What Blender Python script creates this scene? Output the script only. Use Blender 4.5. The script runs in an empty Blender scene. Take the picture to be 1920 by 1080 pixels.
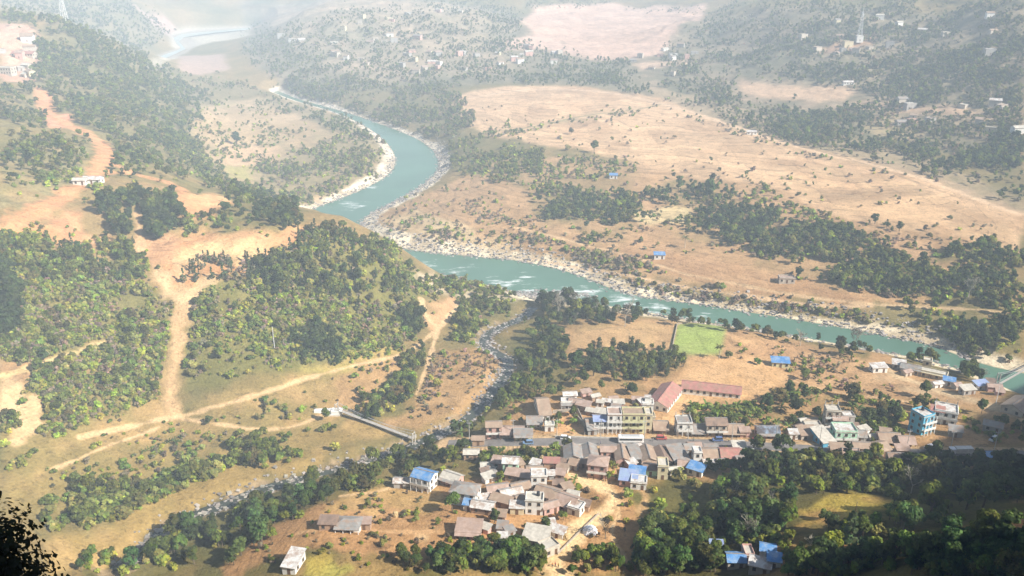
import bpy, math, random
import numpy as np
C = bpy.context.scene.collection
R = math.radians
random.seed(7)
rng = np.random.default_rng(7)

# ------------------------------------------------------------------ camera, sky, sun, exposure
CZ, PITCH, FOC = 200.0, R(22.0), 1663.0
cd = bpy.data.cameras.new('camera'); cam = bpy.data.objects.new('camera', cd); C.objects.link(cam)
cam.location = (0, 0, CZ); cam.rotation_euler = (R(90) - PITCH, 0, 0)
cd.sensor_width = 36; cd.lens = 36 * FOC / 1920; cd.clip_start = 0.5; cd.clip_end = 20000
bpy.context.scene.camera = cam
SUN_EL, SUN_D = R(38), np.array([0.88, -0.475])
world = bpy.data.worlds.new('World'); bpy.context.scene.world = world; world.use_nodes = True
wt = world.node_tree; sky = wt.nodes.new('ShaderNodeTexSky'); sky.sky_type = 'NISHITA'; sky.sun_disc = False
sky.sun_elevation = SUN_EL; sky.sun_rotation = math.atan2(SUN_D[0], SUN_D[1]); sky.altitude = 500; sky.dust_density = 2.0
bg = wt.nodes['Background']; wt.links.new(sky.outputs[0], bg.inputs[0]); bg.inputs[1].default_value = 0.062
sl = bpy.data.lights.new('sun', 'SUN'); sl.energy = 5.0; sl.angle = R(0.5); sl.color = (1, 0.955, 0.88)
sun = bpy.data.objects.new('sun', sl); C.objects.link(sun); sun.location = (0, 0, 600)
sun.rotation_euler = (R(90) - SUN_EL, 0, math.atan2(SUN_D[1], SUN_D[0]) + R(90))
vs = bpy.context.scene.view_settings; vs.view_transform = 'Standard'; vs.look = 'None'; vs.gamma = 1; vs.exposure = 1.2

# ------------------------------------------------------------------ helpers
def tag(o, label=None, cat=None, group=None, kind=None):
    if label: o['label'] = label
    if cat: o['category'] = cat
    if group: o['group'] = group
    if kind: o['kind'] = kind
    return o

def empty(name, loc, rz=0.0, s=1.0):
    o = bpy.data.objects.new(name, None); C.objects.link(o)
    o.location = [float(v) for v in loc]; o.rotation_euler = (0, 0, rz); o.scale = (s, s, s)
    o.empty_display_size = 0.5
    return o

def link(name, me, parent=None, loc=None, rot=None, scale=None):
    o = bpy.data.objects.new(name, me); C.objects.link(o)
    if parent is not None: o.parent = parent
    if loc is not None: o.location = [float(v) for v in loc]
    if rot is not None: o.rotation_euler = rot
    if scale is not None: o.scale = scale
    return o

def npmesh(name, V, Q, mats, col=None, smooth=False, mi=None, attrs=None):
    """V (n,3); Q (m,4) quads (last index may repeat -> not allowed)"""
    me = bpy.data.meshes.new(name)
    V = np.asarray(V, np.float32); Q = np.asarray(Q, np.int32); m, k = Q.shape
    me.vertices.add(len(V)); me.vertices.foreach_set('co', V.ravel())
    me.loops.add(m * k); me.loops.foreach_set('vertex_index', Q.ravel())
    me.polygons.add(m); me.polygons.foreach_set('loop_start', np.arange(0, m * k, k, dtype=np.int32))
    me.polygons.foreach_set('loop_total', np.full(m, k, np.int32))
    if mi is not None: me.polygons.foreach_set('material_index', np.asarray(mi, np.int32))
    me.polygons.foreach_set('use_smooth', np.full(m, smooth, bool))
    me.update(calc_edges=True)
    if col is not None:
        a = me.color_attributes.new('Col', 'FLOAT_COLOR', 'POINT')
        c4 = np.ones((len(V), 4), np.float32); c4[:, :3] = col; a.data.foreach_set('color', c4.ravel())
    for nm, arr in (attrs or {}).items():
        a = me.attributes.new(nm, 'FLOAT', 'POINT'); a.data.foreach_set('value', np.asarray(arr, np.float32))
    for mt in (mats if isinstance(mats, (list, tuple)) else [mats]): me.materials.append(mt)
    return me

class MB:
    """collects boxes / bars / polygons, builds ONE mesh"""
    def __init__(s): s.v = []; s.f = []
    def poly(s, pts, faces):
        n = len(s.v); s.v += [tuple(float(c) for c in p) for p in pts]; s.f += [tuple(n + i for i in f) for f in faces]; return s
    def box(s, x0, x1, y0, y1, z0, z1):
        return s.poly([(x0,y0,z0),(x1,y0,z0),(x1,y1,z0),(x0,y1,z0),(x0,y0,z1),(x1,y0,z1),(x1,y1,z1),(x0,y1,z1)],
                      [(0,3,2,1),(4,5,6,7),(0,1,5,4),(1,2,6,5),(2,3,7,6),(3,0,4,7)])
    def bar(s, a, b, r0, r1=None, n=6):
        a = np.array(a, float); b = np.array(b, float); r1 = r0 if r1 is None else r1
        d = b - a; d /= np.linalg.norm(d); u = np.cross(d, (0, 0, 1) if abs(d[2]) < .9 else (1, 0, 0)); u /= np.linalg.norm(u); w = np.cross(d, u)
        P = [a + r0 * (u * math.cos(t) + w * math.sin(t)) for t in np.arange(n) * 2 * math.pi / n]
        P += [b + r1 * (u * math.cos(t) + w * math.sin(t)) for t in np.arange(n) * 2 * math.pi / n]
        return s.poly(P, [(i, (i+1) % n, n + (i+1) % n, n + i) for i in range(n)] + [tuple(range(n))[::-1], tuple(range(n, 2*n))])
    def mesh(s, name, mat):
        me = bpy.data.meshes.new(name); me.from_pydata(s.v, [], s.f); me.materials.append(mat); me.update(); return me
    def build(s, name, mat, parent=None, loc=None, rot=None): return link(name, s.mesh(name, mat), parent, loc, rot)

# ------------------------------------------------------------------ materials
MATS = {}
def nn(nt, t, **kw):
    n = nt.nodes.new(t)
    for k, v in kw.items(): setattr(n, k, v)
    return n
def mat(name, col, rough=0.85, var=0.25, scale=0.8, bump=0.0, spec=0.2, stripes=None, rust=None):
    key = (name, tuple(col), rough, var, scale, stripes)
    if key in MATS: return MATS[key]
    m = bpy.data.materials.new(name); m.use_nodes = True; nt = m.node_tree; b = nt.nodes['Principled BSDF']
    tc = nn(nt, 'ShaderNodeTexCoord'); ns = nn(nt, 'ShaderNodeTexNoise'); ns.inputs['Scale'].default_value = scale; ns.inputs['Detail'].default_value = 6; ns.inputs['Roughness'].default_value = .65
    nt.links.new(tc.outputs['Object'], ns.inputs['Vector'])
    mr = nn(nt, 'ShaderNodeMapRange'); mr.inputs[1].default_value = .3; mr.inputs[2].default_value = .7; mr.inputs[3].default_value = 1 - var; mr.inputs[4].default_value = 1 + var * .5
    nt.links.new(ns.outputs['Fac'], mr.inputs[0]); fac = mr.outputs[0]
    if stripes:
        wv = nn(nt, 'ShaderNodeTexWave'); wv.bands_direction = stripes; wv.inputs['Scale'].default_value = 1.1; wv.inputs['Distortion'].default_value = .6
        nt.links.new(tc.outputs['Object'], wv.inputs['Vector'])
        m2 = nn(nt, 'ShaderNodeMapRange'); m2.inputs[3].default_value = .82; m2.inputs[4].default_value = 1.05; nt.links.new(wv.outputs['Fac'], m2.inputs[0])
        mm = nn(nt, 'ShaderNodeMath', operation='MULTIPLY'); nt.links.new(fac, mm.inputs[0]); nt.links.new(m2.outputs[0], mm.inputs[1]); fac = mm.outputs[0]
    vm = nn(nt, 'ShaderNodeVectorMath', operation='SCALE'); vm.inputs[0].default_value = col; nt.links.new(fac, vm.inputs['Scale'])
    oc = vm.outputs[0]
    if rust:
        n2_ = nn(nt, 'ShaderNodeTexNoise'); n2_.inputs['Scale'].default_value = .45; n2_.inputs['Detail'].default_value = 7; n2_.inputs['Roughness'].default_value = .75; g2 = nn(nt, 'ShaderNodeNewGeometry'); nt.links.new(g2.outputs['Position'], n2_.inputs['Vector'])
        r2 = nn(nt, 'ShaderNodeMapRange'); r2.inputs[1].default_value = .46; r2.inputs[2].default_value = .60; r2.inputs[4].default_value = .8; nt.links.new(n2_.outputs['Fac'], r2.inputs[0])
        mx = nn(nt, 'ShaderNodeMix', data_type='RGBA'); nt.links.new(r2.outputs[0], mx.inputs[0]); nt.links.new(oc, mx.inputs[6]); mx.inputs[7].default_value = (*rust, 1); oc = mx.outputs[2]
    nt.links.new(oc, b.inputs['Base Color']); b.inputs['Roughness'].default_value = rough; b.inputs['Specular IOR Level'].default_value = spec
    MATS[key] = m; return m

def leaf_mat(name, tint=(1, 1, 1), trans=0.35):
    m = bpy.data.materials.new(name); m.use_nodes = True; nt = m.node_tree; b = nt.nodes['Principled BSDF']; out = nt.nodes['Material Output']
    at = nn(nt, 'ShaderNodeAttribute', attribute_name='Col'); oi = nn(nt, 'ShaderNodeObjectInfo')
    hs = nn(nt, 'ShaderNodeHueSaturation')
    m1 = nn(nt, 'ShaderNodeMapRange'); m1.inputs[3].default_value = .465; m1.inputs[4].default_value = .53; nt.links.new(oi.outputs['Random'], m1.inputs[0]); nt.links.new(m1.outputs[0], hs.inputs['Hue'])
    w = nn(nt, 'ShaderNodeTexWhiteNoise'); w.noise_dimensions = '1D'; nt.links.new(oi.outputs['Random'], w.inputs['W'])
    m2 = nn(nt, 'ShaderNodeMapRange'); m2.inputs[3].default_value = .55; m2.inputs[4].default_value = 1.45; nt.links.new(w.outputs['Value'], m2.inputs[0]); nt.links.new(m2.outputs[0], hs.inputs['Value'])
    mx = nn(nt, 'ShaderNodeVectorMath', operation='MULTIPLY'); mx.inputs[1].default_value = tint
    nt.links.new(at.outputs['Color'], mx.inputs[0]); nt.links.new(mx.outputs[0], hs.inputs['Color'])
    nt.links.new(hs.outputs[0], b.inputs['Base Color']); b.inputs['Roughness'].default_value = .7; b.inputs['Specular IOR Level'].default_value = .15
    tr = nn(nt, 'ShaderNodeBsdfTranslucent'); nt.links.new(hs.outputs[0], tr.inputs[0])
    mixs = nn(nt, 'ShaderNodeMixShader'); mixs.inputs[0].default_value = trans
    nt.links.new(b.outputs[0], mixs.inputs[1]); nt.links.new(tr.outputs[0], mixs.inputs[2]); nt.links.new(mixs.outputs[0], out.inputs['Surface'])
    return m
LEAF = leaf_mat('foliage'); BARK = mat('bark', (.16, .12, .08), scale=2); PALEBARK = mat('pale_bark', (.42, .38, .30), scale=2)

# ------------------------------------------------------------------ pixel rays, noise, polygons
cP, sP = math.cos(PITCH), math.sin(PITCH)
def ray(px, py):
    X = (np.asarray(px, float) - 960) / FOC; Y = -(np.asarray(py, float) - 540) / FOC
    fx, fy, fz = X, cP + Y * sP, -sP + Y * cP
    return np.arctan2(fx, fy), fz / np.hypot(fx, fy)          # plan angle, dz/dr
def plane_pt(px, py, z=0.0):
    th, s = ray(px, py); r = (z - CZ) / s
    return np.stack([r * np.sin(th), r * np.cos(th)], -1)
def vnoise(x, y, seed=0):
    x = x + seed * 37.7; y = y + seed * 91.3
    xi = np.floor(x).astype(np.int64); yi = np.floor(y).astype(np.int64); fx = x - xi; fy = y - yi
    fx = fx * fx * (3 - 2 * fx); fy = fy * fy * (3 - 2 * fy)
    def h(a, b):
        n = (a * 374761393 + b * 668265263 + seed * 1442695) & 0x7fffffff
        n = ((n ^ (n >> 13)) * 1274126177) & 0x7fffffff
        return ((n ^ (n >> 16)) & 0xffff) / 65535.0
    return (h(xi, yi) * (1 - fx) + h(xi + 1, yi) * fx) * (1 - fy) + (h(xi, yi + 1) * (1 - fx) + h(xi + 1, yi + 1) * fx) * fy
def fbm(x, y, sc, octv=4, seed=0):
    o = 0; a = .5; s = 0
    for k in range(octv): o = o + a * vnoise(x / sc * 2 ** k, y / sc * 2 ** k, seed + k); s += a; a *= .55
    return o / s
def inpoly(X, Y, P):
    P = np.asarray(P, float); ins = np.zeros(X.shape, bool); n = len(P)
    for i in range(n):
        x0, y0 = P[i]; x1, y1 = P[(i + 1) % n]
        if y0 == y1: continue
        c = ((Y >= min(y0, y1)) & (Y < max(y0, y1)))
        ins ^= c & (X < (x1 - x0) * (Y - y0) / (y1 - y0) + x0)
    return ins
def distline(X, Y, P, closed=False):
    d = np.full(X.shape, 1e9); n = len(P)
    for i in range(n if closed else n - 1):
        a = P[i]; b = P[(i + 1) % n]; ab = (b[0] - a[0], b[1] - a[1]); L = ab[0] ** 2 + ab[1] ** 2 + 1e-9
        t = np.clip(((X - a[0]) * ab[0] + (Y - a[1]) * ab[1]) / L, 0, 1)
        d = np.minimum(d, np.hypot(X - a[0] - t * ab[0], Y - a[1] - t * ab[1]))
    return d
def resample(P, n):
    P = np.asarray(P, float); s = np.r_[0, np.cumsum(np.hypot(*np.diff(P[:, :2], axis=0).T))]; t = np.linspace(0, s[-1], n)
    return np.stack([np.interp(t, s, P[:, k]) for k in range(P.shape[1])], -1)
def smooth_line(P, n):
    P = np.asarray(P, float)
    for _ in range(3):
        Q = np.empty((2 * len(P), P.shape[1])); Q[0] = P[0]; Q[-1] = P[-1]
        Q[1:-1:2] = P[:-1] * .75 + P[1:] * .25; Q[2::2] = (P[:-1] * .25 + P[1:] * .75); P = Q
    return resample(P, n)

# ------------------------------------------------------------------ the terrain: heights
CTRL = [(960,1075,14),(700,1075,16),(500,1060,14),(1300,1075,17),(1500,1075,26),(1700,1075,42),(1900,1075,60),(600,950,14),(850,960,14),(1100,950,13),
(1300,900,14),(1500,930,20),(1700,960,27),(1900,960,38),(1000,830,12),(1300,830,12),(1600,830,13),(1900,850,16),(1250,740,11),(1450,740,11),(1800,760,13),(1920,750,16),
(1100,640,8),(1400,640,8),(1650,690,8),(1200,575,3),(1500,615,3),(1750,655,3),(1920,710,3),(900,510,3),(1050,530,3),(760,250,3),(800,320,3),(640,380,3),(600,205,3),
(1000,460,7),(1300,515,7),(1600,575,8),(1850,625,8),(760,430,6),(850,400,10),(1000,380,13),(1250,420,14),(1500,470,14),(1750,510,15),(1900,560,14),
(1050,260,17),(1300,320,18),(1600,380,19),(1800,430,19),(950,200,17),(850,260,10),(870,200,14),(1150,200,18),(1400,240,20),(1600,270,21),(1900,390,14),(1880,340,16),
(1500,180,26),(1700,200,32),(1900,250,35),(1900,150,60),(1600,100,60),(1750,60,82),(1400,90,50),(1200,120,28),(1150,60,33),(1150,10,42),(1500,20,92),(1900,10,118),
(800,120,28),(800,40,58),(600,100,34),(600,30,58),(450,140,12),(450,70,10),(330,95,4),(390,60,4),(420,15,36),(300,20,50),
(450,230,8),(420,300,9),(600,260,7),(650,330,5),(500,350,7),(700,290,5),
(180,60,92),(250,130,58),(330,170,22),(100,110,82),(30,130,78),(100,40,100),(10,20,112),(100,230,72),(200,300,66),(250,330,63),(20,330,78),(100,400,68),(0,440,70),
(300,250,42),(400,330,24),(350,380,58),(380,400,56),(420,480,50),(300,500,50),(530,460,50),(650,430,47),(690,440,40),(750,520,23),(800,590,11),
(330,780,13),(200,700,27),(450,650,27),(600,600,26),(600,700,14),(750,640,11),(100,600,45),(0,700,38),(0,850,27),(150,850,18),(400,850,9),(100,950,17),(0,1000,24),(250,900,11),
(300,1000,6),(500,910,6),(740,840,6),(850,760,6),(700,790,8),(950,650,4),(850,590,6),(850,690,8),(920,565,4),(100,1060,16)]
def ctl_arrays():
    pts = []; zs = []
    for px, py, z in CTRL:
        th, s = ray(px, py); pts.append((th, math.log((z - CZ) / s))); zs.append(z)
    for th in (-.7, -.35, 0, .35, .7):
        pts.append((th, math.log(2900))); zs.append(175 + 30 * math.cos(th * 7)); pts.append((th, math.log(4600))); zs.append(330)
        pts.append((th, math.log(150))); zs.append(10 + (45 if th > .5 else 0))
    for lr, zl, zr in ((5.7, 22, 45), (6.0, 45, 14), (6.3, 75, 12), (6.6, 88, 16), (6.9, 100, 40), (7.3, 130, 90)):
        pts.append((-.8, lr)); zs.append(zl); pts.append((.8, lr)); zs.append(zr)
    return np.array(pts), np.array(zs)
cp, cz = ctl_arrays(); cp[:, 1] *= .5
def tps(d2): return np.where(d2 > 1e-12, .5 * d2 * np.log(d2 + 1e-20), 0)
n = len(cp); A = np.zeros((n + 3, n + 3)); A[:n, :n] = tps(((cp[:, None] - cp[None]) ** 2).sum(-1)) + np.eye(n) * 2e-4
A[:n, n] = 1; A[:n, n+1:] = cp; A[n, :n] = 1; A[n+1:, :n] = cp.T
WTS = np.linalg.solve(A, np.r_[cz, 0, 0, 0])
def base_h(th, lr):
    P = np.stack([np.clip(th, -.8, .8), np.clip(lr, math.log(150), math.log(4600)) * .5], -1); out = np.empty(len(P))
    for i in range(0, len(P), 20000):
        q = P[i:i+20000]; out[i:i+20000] = tps(((q[:, None] - cp[None]) ** 2).sum(-1)) @ WTS[:n] + WTS[n] + q @ WTS[n+1:]
    return out
TH = np.r_[np.arange(-180, -40, 2.0), np.linspace(-38, 38, 1300), np.arange(40, 180, 2.0)]; TH = R(1) * TH
RR = np.r_[np.geomspace(3, 218, 45), np.geomspace(220, 2900, 1150), np.geomspace(2960, 4600, 40)]
NT, NR = len(TH), len(RR)
# coarse evaluation of the smooth base, then bilinear up
cth = np.linspace(-.8, .8, 161); clr = np.linspace(math.log(150), math.log(4600), 261)
CG = base_h(*[g.ravel() for g in np.meshgrid(cth, clr, indexing='ij')]).reshape(161, 261)
def bil(G, gx, gy, x, y):
    fx = np.clip((x - gx[0]) / (gx[-1] - gx[0]) * (len(gx) - 1), 0, len(gx) - 1.001); fy = np.clip((y - gy[0]) / (gy[-1] - gy[0]) * (len(gy) - 1), 0, len(gy) - 1.001)
    i = fx.astype(int); j = fy.astype(int); a = fx - i; b = fy - j
    return (G[i, j] * (1 - a) + G[i+1, j] * a) * (1 - b) + (G[i, j+1] * (1 - a) + G[i+1, j+1] * a) * b
TT, RG = np.meshgrid(TH, RR, indexing='ij'); XX = RG * np.sin(TT); YY = RG * np.cos(TT)
Z = bil(CG, cth, clr, TT, np.log(RG))
# relief: gullies and knolls grow with height above the valley floor and with distance
hl = np.clip((Z - 14) / 40, 0, 1)
Z0_ = 1; Z = Z + hl * (fbm(XX, YY, 70, 5, 3) - .5) * 16 + (fbm(XX, YY, 24, 4, 11) - .5) * (.7 + 1.2 * hl) + hl * (fbm(XX, YY, 16, 3, 21) - .5) * 3
farw = np.clip((RG - 1000) / 600, 0, 1) * np.clip((Z - 20) / 30, 0, 1)
Z = Z + farw * (fbm(XX, YY, 260, 4, 31) - .5) * 52
# the photographer's own hillside and the ridge to the right that throws the big shadow
U = np.array([.2, -.98]); al = XX * U[0] + YY * U[1]
own = np.minimum(198.0 + 1.2 * al + (fbm(XX, YY, 12, 3, 41) - .5) * 3 * np.clip(RG / 30, 0, 1), 262 + 14 * fbm(XX, YY, 60, 3, 42))
SHB = [(2500,560,8,230),(2150,640,10,240),(1920,738,13,250),(1868,758,13,250),(1775,812,13,250),(1715,875,18,250),(1660,950,24,245),(1610,1000,28,242),(1580,1060,26,240),(1560,1120,22,238)]
crest = []
for px, py, z, s in SHB:
    b = plane_pt(px, py, z); up = 7 if py > 850 else 3; crest.append((b[0] + SUN_D[0] * s, b[1] + SUN_D[1] * s, z + up + s * math.tan(SUN_EL), 1.35 if py > 930 else (1.15 if py > 800 else .98)))
for fx_, fy_, s, sl_ in ((70, 206, 262, 1.6), (-30, 206, 300, 1.7), (-150, 188, 340, 1.7), (-300, 120, 430, 1.7)):  # unseen crest points added, raised to keep the air near the camera shaded
    crest.append((fx_ + SUN_D[0] * s, fy_ + SUN_D[1] * s, 12 + s * math.tan(SUN_EL), sl_))
cr = resample(np.array(crest), 90)
rid = np.full(XX.shape, -50.0); near = (RG < 1500)
xr, yr = XX[near], YY[near]; best = np.full(xr.shape, -50.0)
for cx, cy, czz, sl_ in cr: best = np.maximum(best, czz - sl_ * np.hypot(xr - cx, yr - cy))
rid[near] = best
rid = rid + (fbm(XX, YY, 30, 4, 51) - .5) * 5
def smax(a, b, k=6): h = np.clip(.5 + .5 * (a - b) / k, 0, 1); return b * (1 - h) + a * h + k * h * (1 - h)
Z = smax(Z, smax(own, rid))
Z[:, :3] = np.minimum(Z[:, :3], 197.6)

# ------------------------------------------------------------------ the river and the stream
OUTB = [(520,170),(560,187),(600,197),(650,211),(700,228),(750,246),(790,264),(815,284),(826,306),(818,326),(795,345),(760,367),(720,388),(690,402),(672,425),(690,448),(720,460),(780,470),(830,476),(900,482),(960,487),(1010,496),(1060,508),(1100,521),(1140,540),(1180,552),(1240,562),(1320,572),(1400,585),(1470,596),(1530,606),(1600,618),(1680,634),(1750,648),(1800,668),(1850,686),(1920,700),(2000,718)]
INB = [(510,172),(550,188),(590,199),(640,214),(680,233),(710,253),(733,276),(744,298),(736,322),(704,345),(645,370),(580,394),(545,412),(548,440),(610,470),(680,487),(740,500),(800,510),(860,521),(910,534),(960,545),(1000,556),(1050,566),(1110,570),(1170,577),(1250,592),(1320,604),(1400,614),(1500,631),(1600,650),(1720,670),(1800,692),(1850,712),(1920,742),(2000,775)]
ob = smooth_line(plane_pt(*np.array(OUTB, float).T), 260); ib = smooth_line(plane_pt(*np.array(INB, float).T), 260)
RIVP = np.r_[ob, ib[::-1]]
FR1 = plane_pt(*np.array([(262,116),(300,104),(340,90),(330,80),(322,66),(360,58),(420,54),(470,50),(470,58),(400,66),(352,72),(368,84),(345,100),(300,116),(265,126)], float).T)
def signed(P, pad, m=None):
    x0, y0 = P.min(0) - pad; x1, y1 = P.max(0) + pad
    k = (XX > x0) & (XX < x1) & (YY > y0) & (YY < y1); out = np.full(XX.shape, 1e6)
    d = distline(XX[k], YY[k], P, True); ins = inpoly(XX[k], YY[k], P); out[k] = np.where(ins, -d, d); return out
SD = signed(RIVP[::2], 60)
SDF = signed(FR1, 80)
wob = (fbm(XX, YY, 14, 3, 61) - .5) * 5
w = np.clip((SD + wob * .5) / 24, 0, 1); w = w * w * (3 - 2 * w)
Z = np.where(SD < 400, Z * w + (1 - w) * np.clip(SD * .16, -2.2, 4), Z)
w = np.clip(SDF / 60, 0, 1); Z = np.where(SDF < 400, Z * w + (1 - w) * np.clip(SDF * .05, -2, 3), Z)

def height(x, y):
    x = np.asarray(x, float); y = np.asarray(y, float); th = np.arctan2(x, y); r = np.hypot(x, y)
    i = np.clip(np.searchsorted(TH, th) - 1, 0, NT - 2); j = np.clip(np.searchsorted(RR, r) - 1, 0, NR - 2)
    a = np.clip((th - TH[i]) / (TH[i+1] - TH[i]), 0, 1); b = np.clip((r - RR[j]) / (RR[j+1] - RR[j]), 0, 1)
    return (Z[i, j] * (1 - a) + Z[i+1, j] * a) * (1 - b) + (Z[i, j+1] * (1 - a) + Z[i+1, j+1] * a) * b
def cast(px, py):
    """pixel -> point where that line of sight meets the ground"""
    px = np.atleast_1d(np.asarray(px, float)); py = np.atleast_1d(np.asarray(py, float)); out = np.empty((len(px), 3))
    for c in range(0, len(px), 4000):
        th, s = ray(px[c:c+4000], py[c:c+4000]); s = np.minimum(s, -.012)
        i = np.clip(np.searchsorted(TH, th) - 1, 0, NT - 2); a = ((th - TH[i]) / (TH[i+1] - TH[i]))[:, None]
        col = Z[i] * (1 - a) + Z[i+1] * a; zr = CZ + s[:, None] * RR[None]; below = (zr <= col); below[:, :38] = False
        j = np.argmax(below, 1); j = np.where(below.any(1), j, NR - 1); k = np.arange(len(j)); g0 = (zr - col)[k, j-1]; g1 = (zr - col)[k, j]
        t = np.clip(g0 / (g0 - g1 + 1e-9), 0, 1); r = RR[j-1] * (1 - t) + RR[j] * t
        out[c:c+4000] = np.stack([r * np.sin(th), r * np.cos(th), CZ + s * r], -1)
    return out
def castp(P): P = np.array(P, float); return cast(P[:, 0], P[:, 1])

STREAM = [(215,1062),(262,1028),(310,985),(360,960),(420,940),(480,915),(540,893),(600,874),(660,858),(710,850),(760,838),(810,815),(860,790),(895,760),(925,725),(950,695),(955,670),(925,655),(905,640),(912,622),(945,606),(985,590),(1000,572)]
SL = smooth_line(castp(STREAM), 240)
def box_k(P, pad):
    x0, y0 = P[:, :2].min(0) - pad; x1, y1 = P[:, :2].max(0) + pad
    return (XX > x0) & (XX < x1) & (YY > y0) & (YY < y1)
k = box_k(SL, 30); DS = np.full(XX.shape, 1e6); DS[k] = distline(XX[k], YY[k], SL[::2])
ws = 1 - np.clip((DS + wob * .5 - 3.0) / 6, 0, 1); ws = ws * ws * (3 - 2 * ws)
szl = SL.copy(); szl[:, 2] = np.minimum.accumulate(np.maximum(SL[:, 2] - .8, 1.0)); 
zst = np.zeros_like(Z); kk = DS < 30
def nearz(x, y, L):
    out = np.empty(len(x))
    for c in range(0, len(x), 20000):
        d = (x[c:c+20000, None] - L[None, :, 0]) ** 2 + (y[c:c+20000, None] - L[None, :, 1]) ** 2; out[c:c+20000] = L[d.argmin(1), 2]
    return out
zst[kk] = nearz(XX[kk], YY[kk], szl); Z = np.where(kk, Z * (1 - ws) + (zst - 1.1 + np.clip(DS, 0, 6) * .18) * ws, Z)
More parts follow.
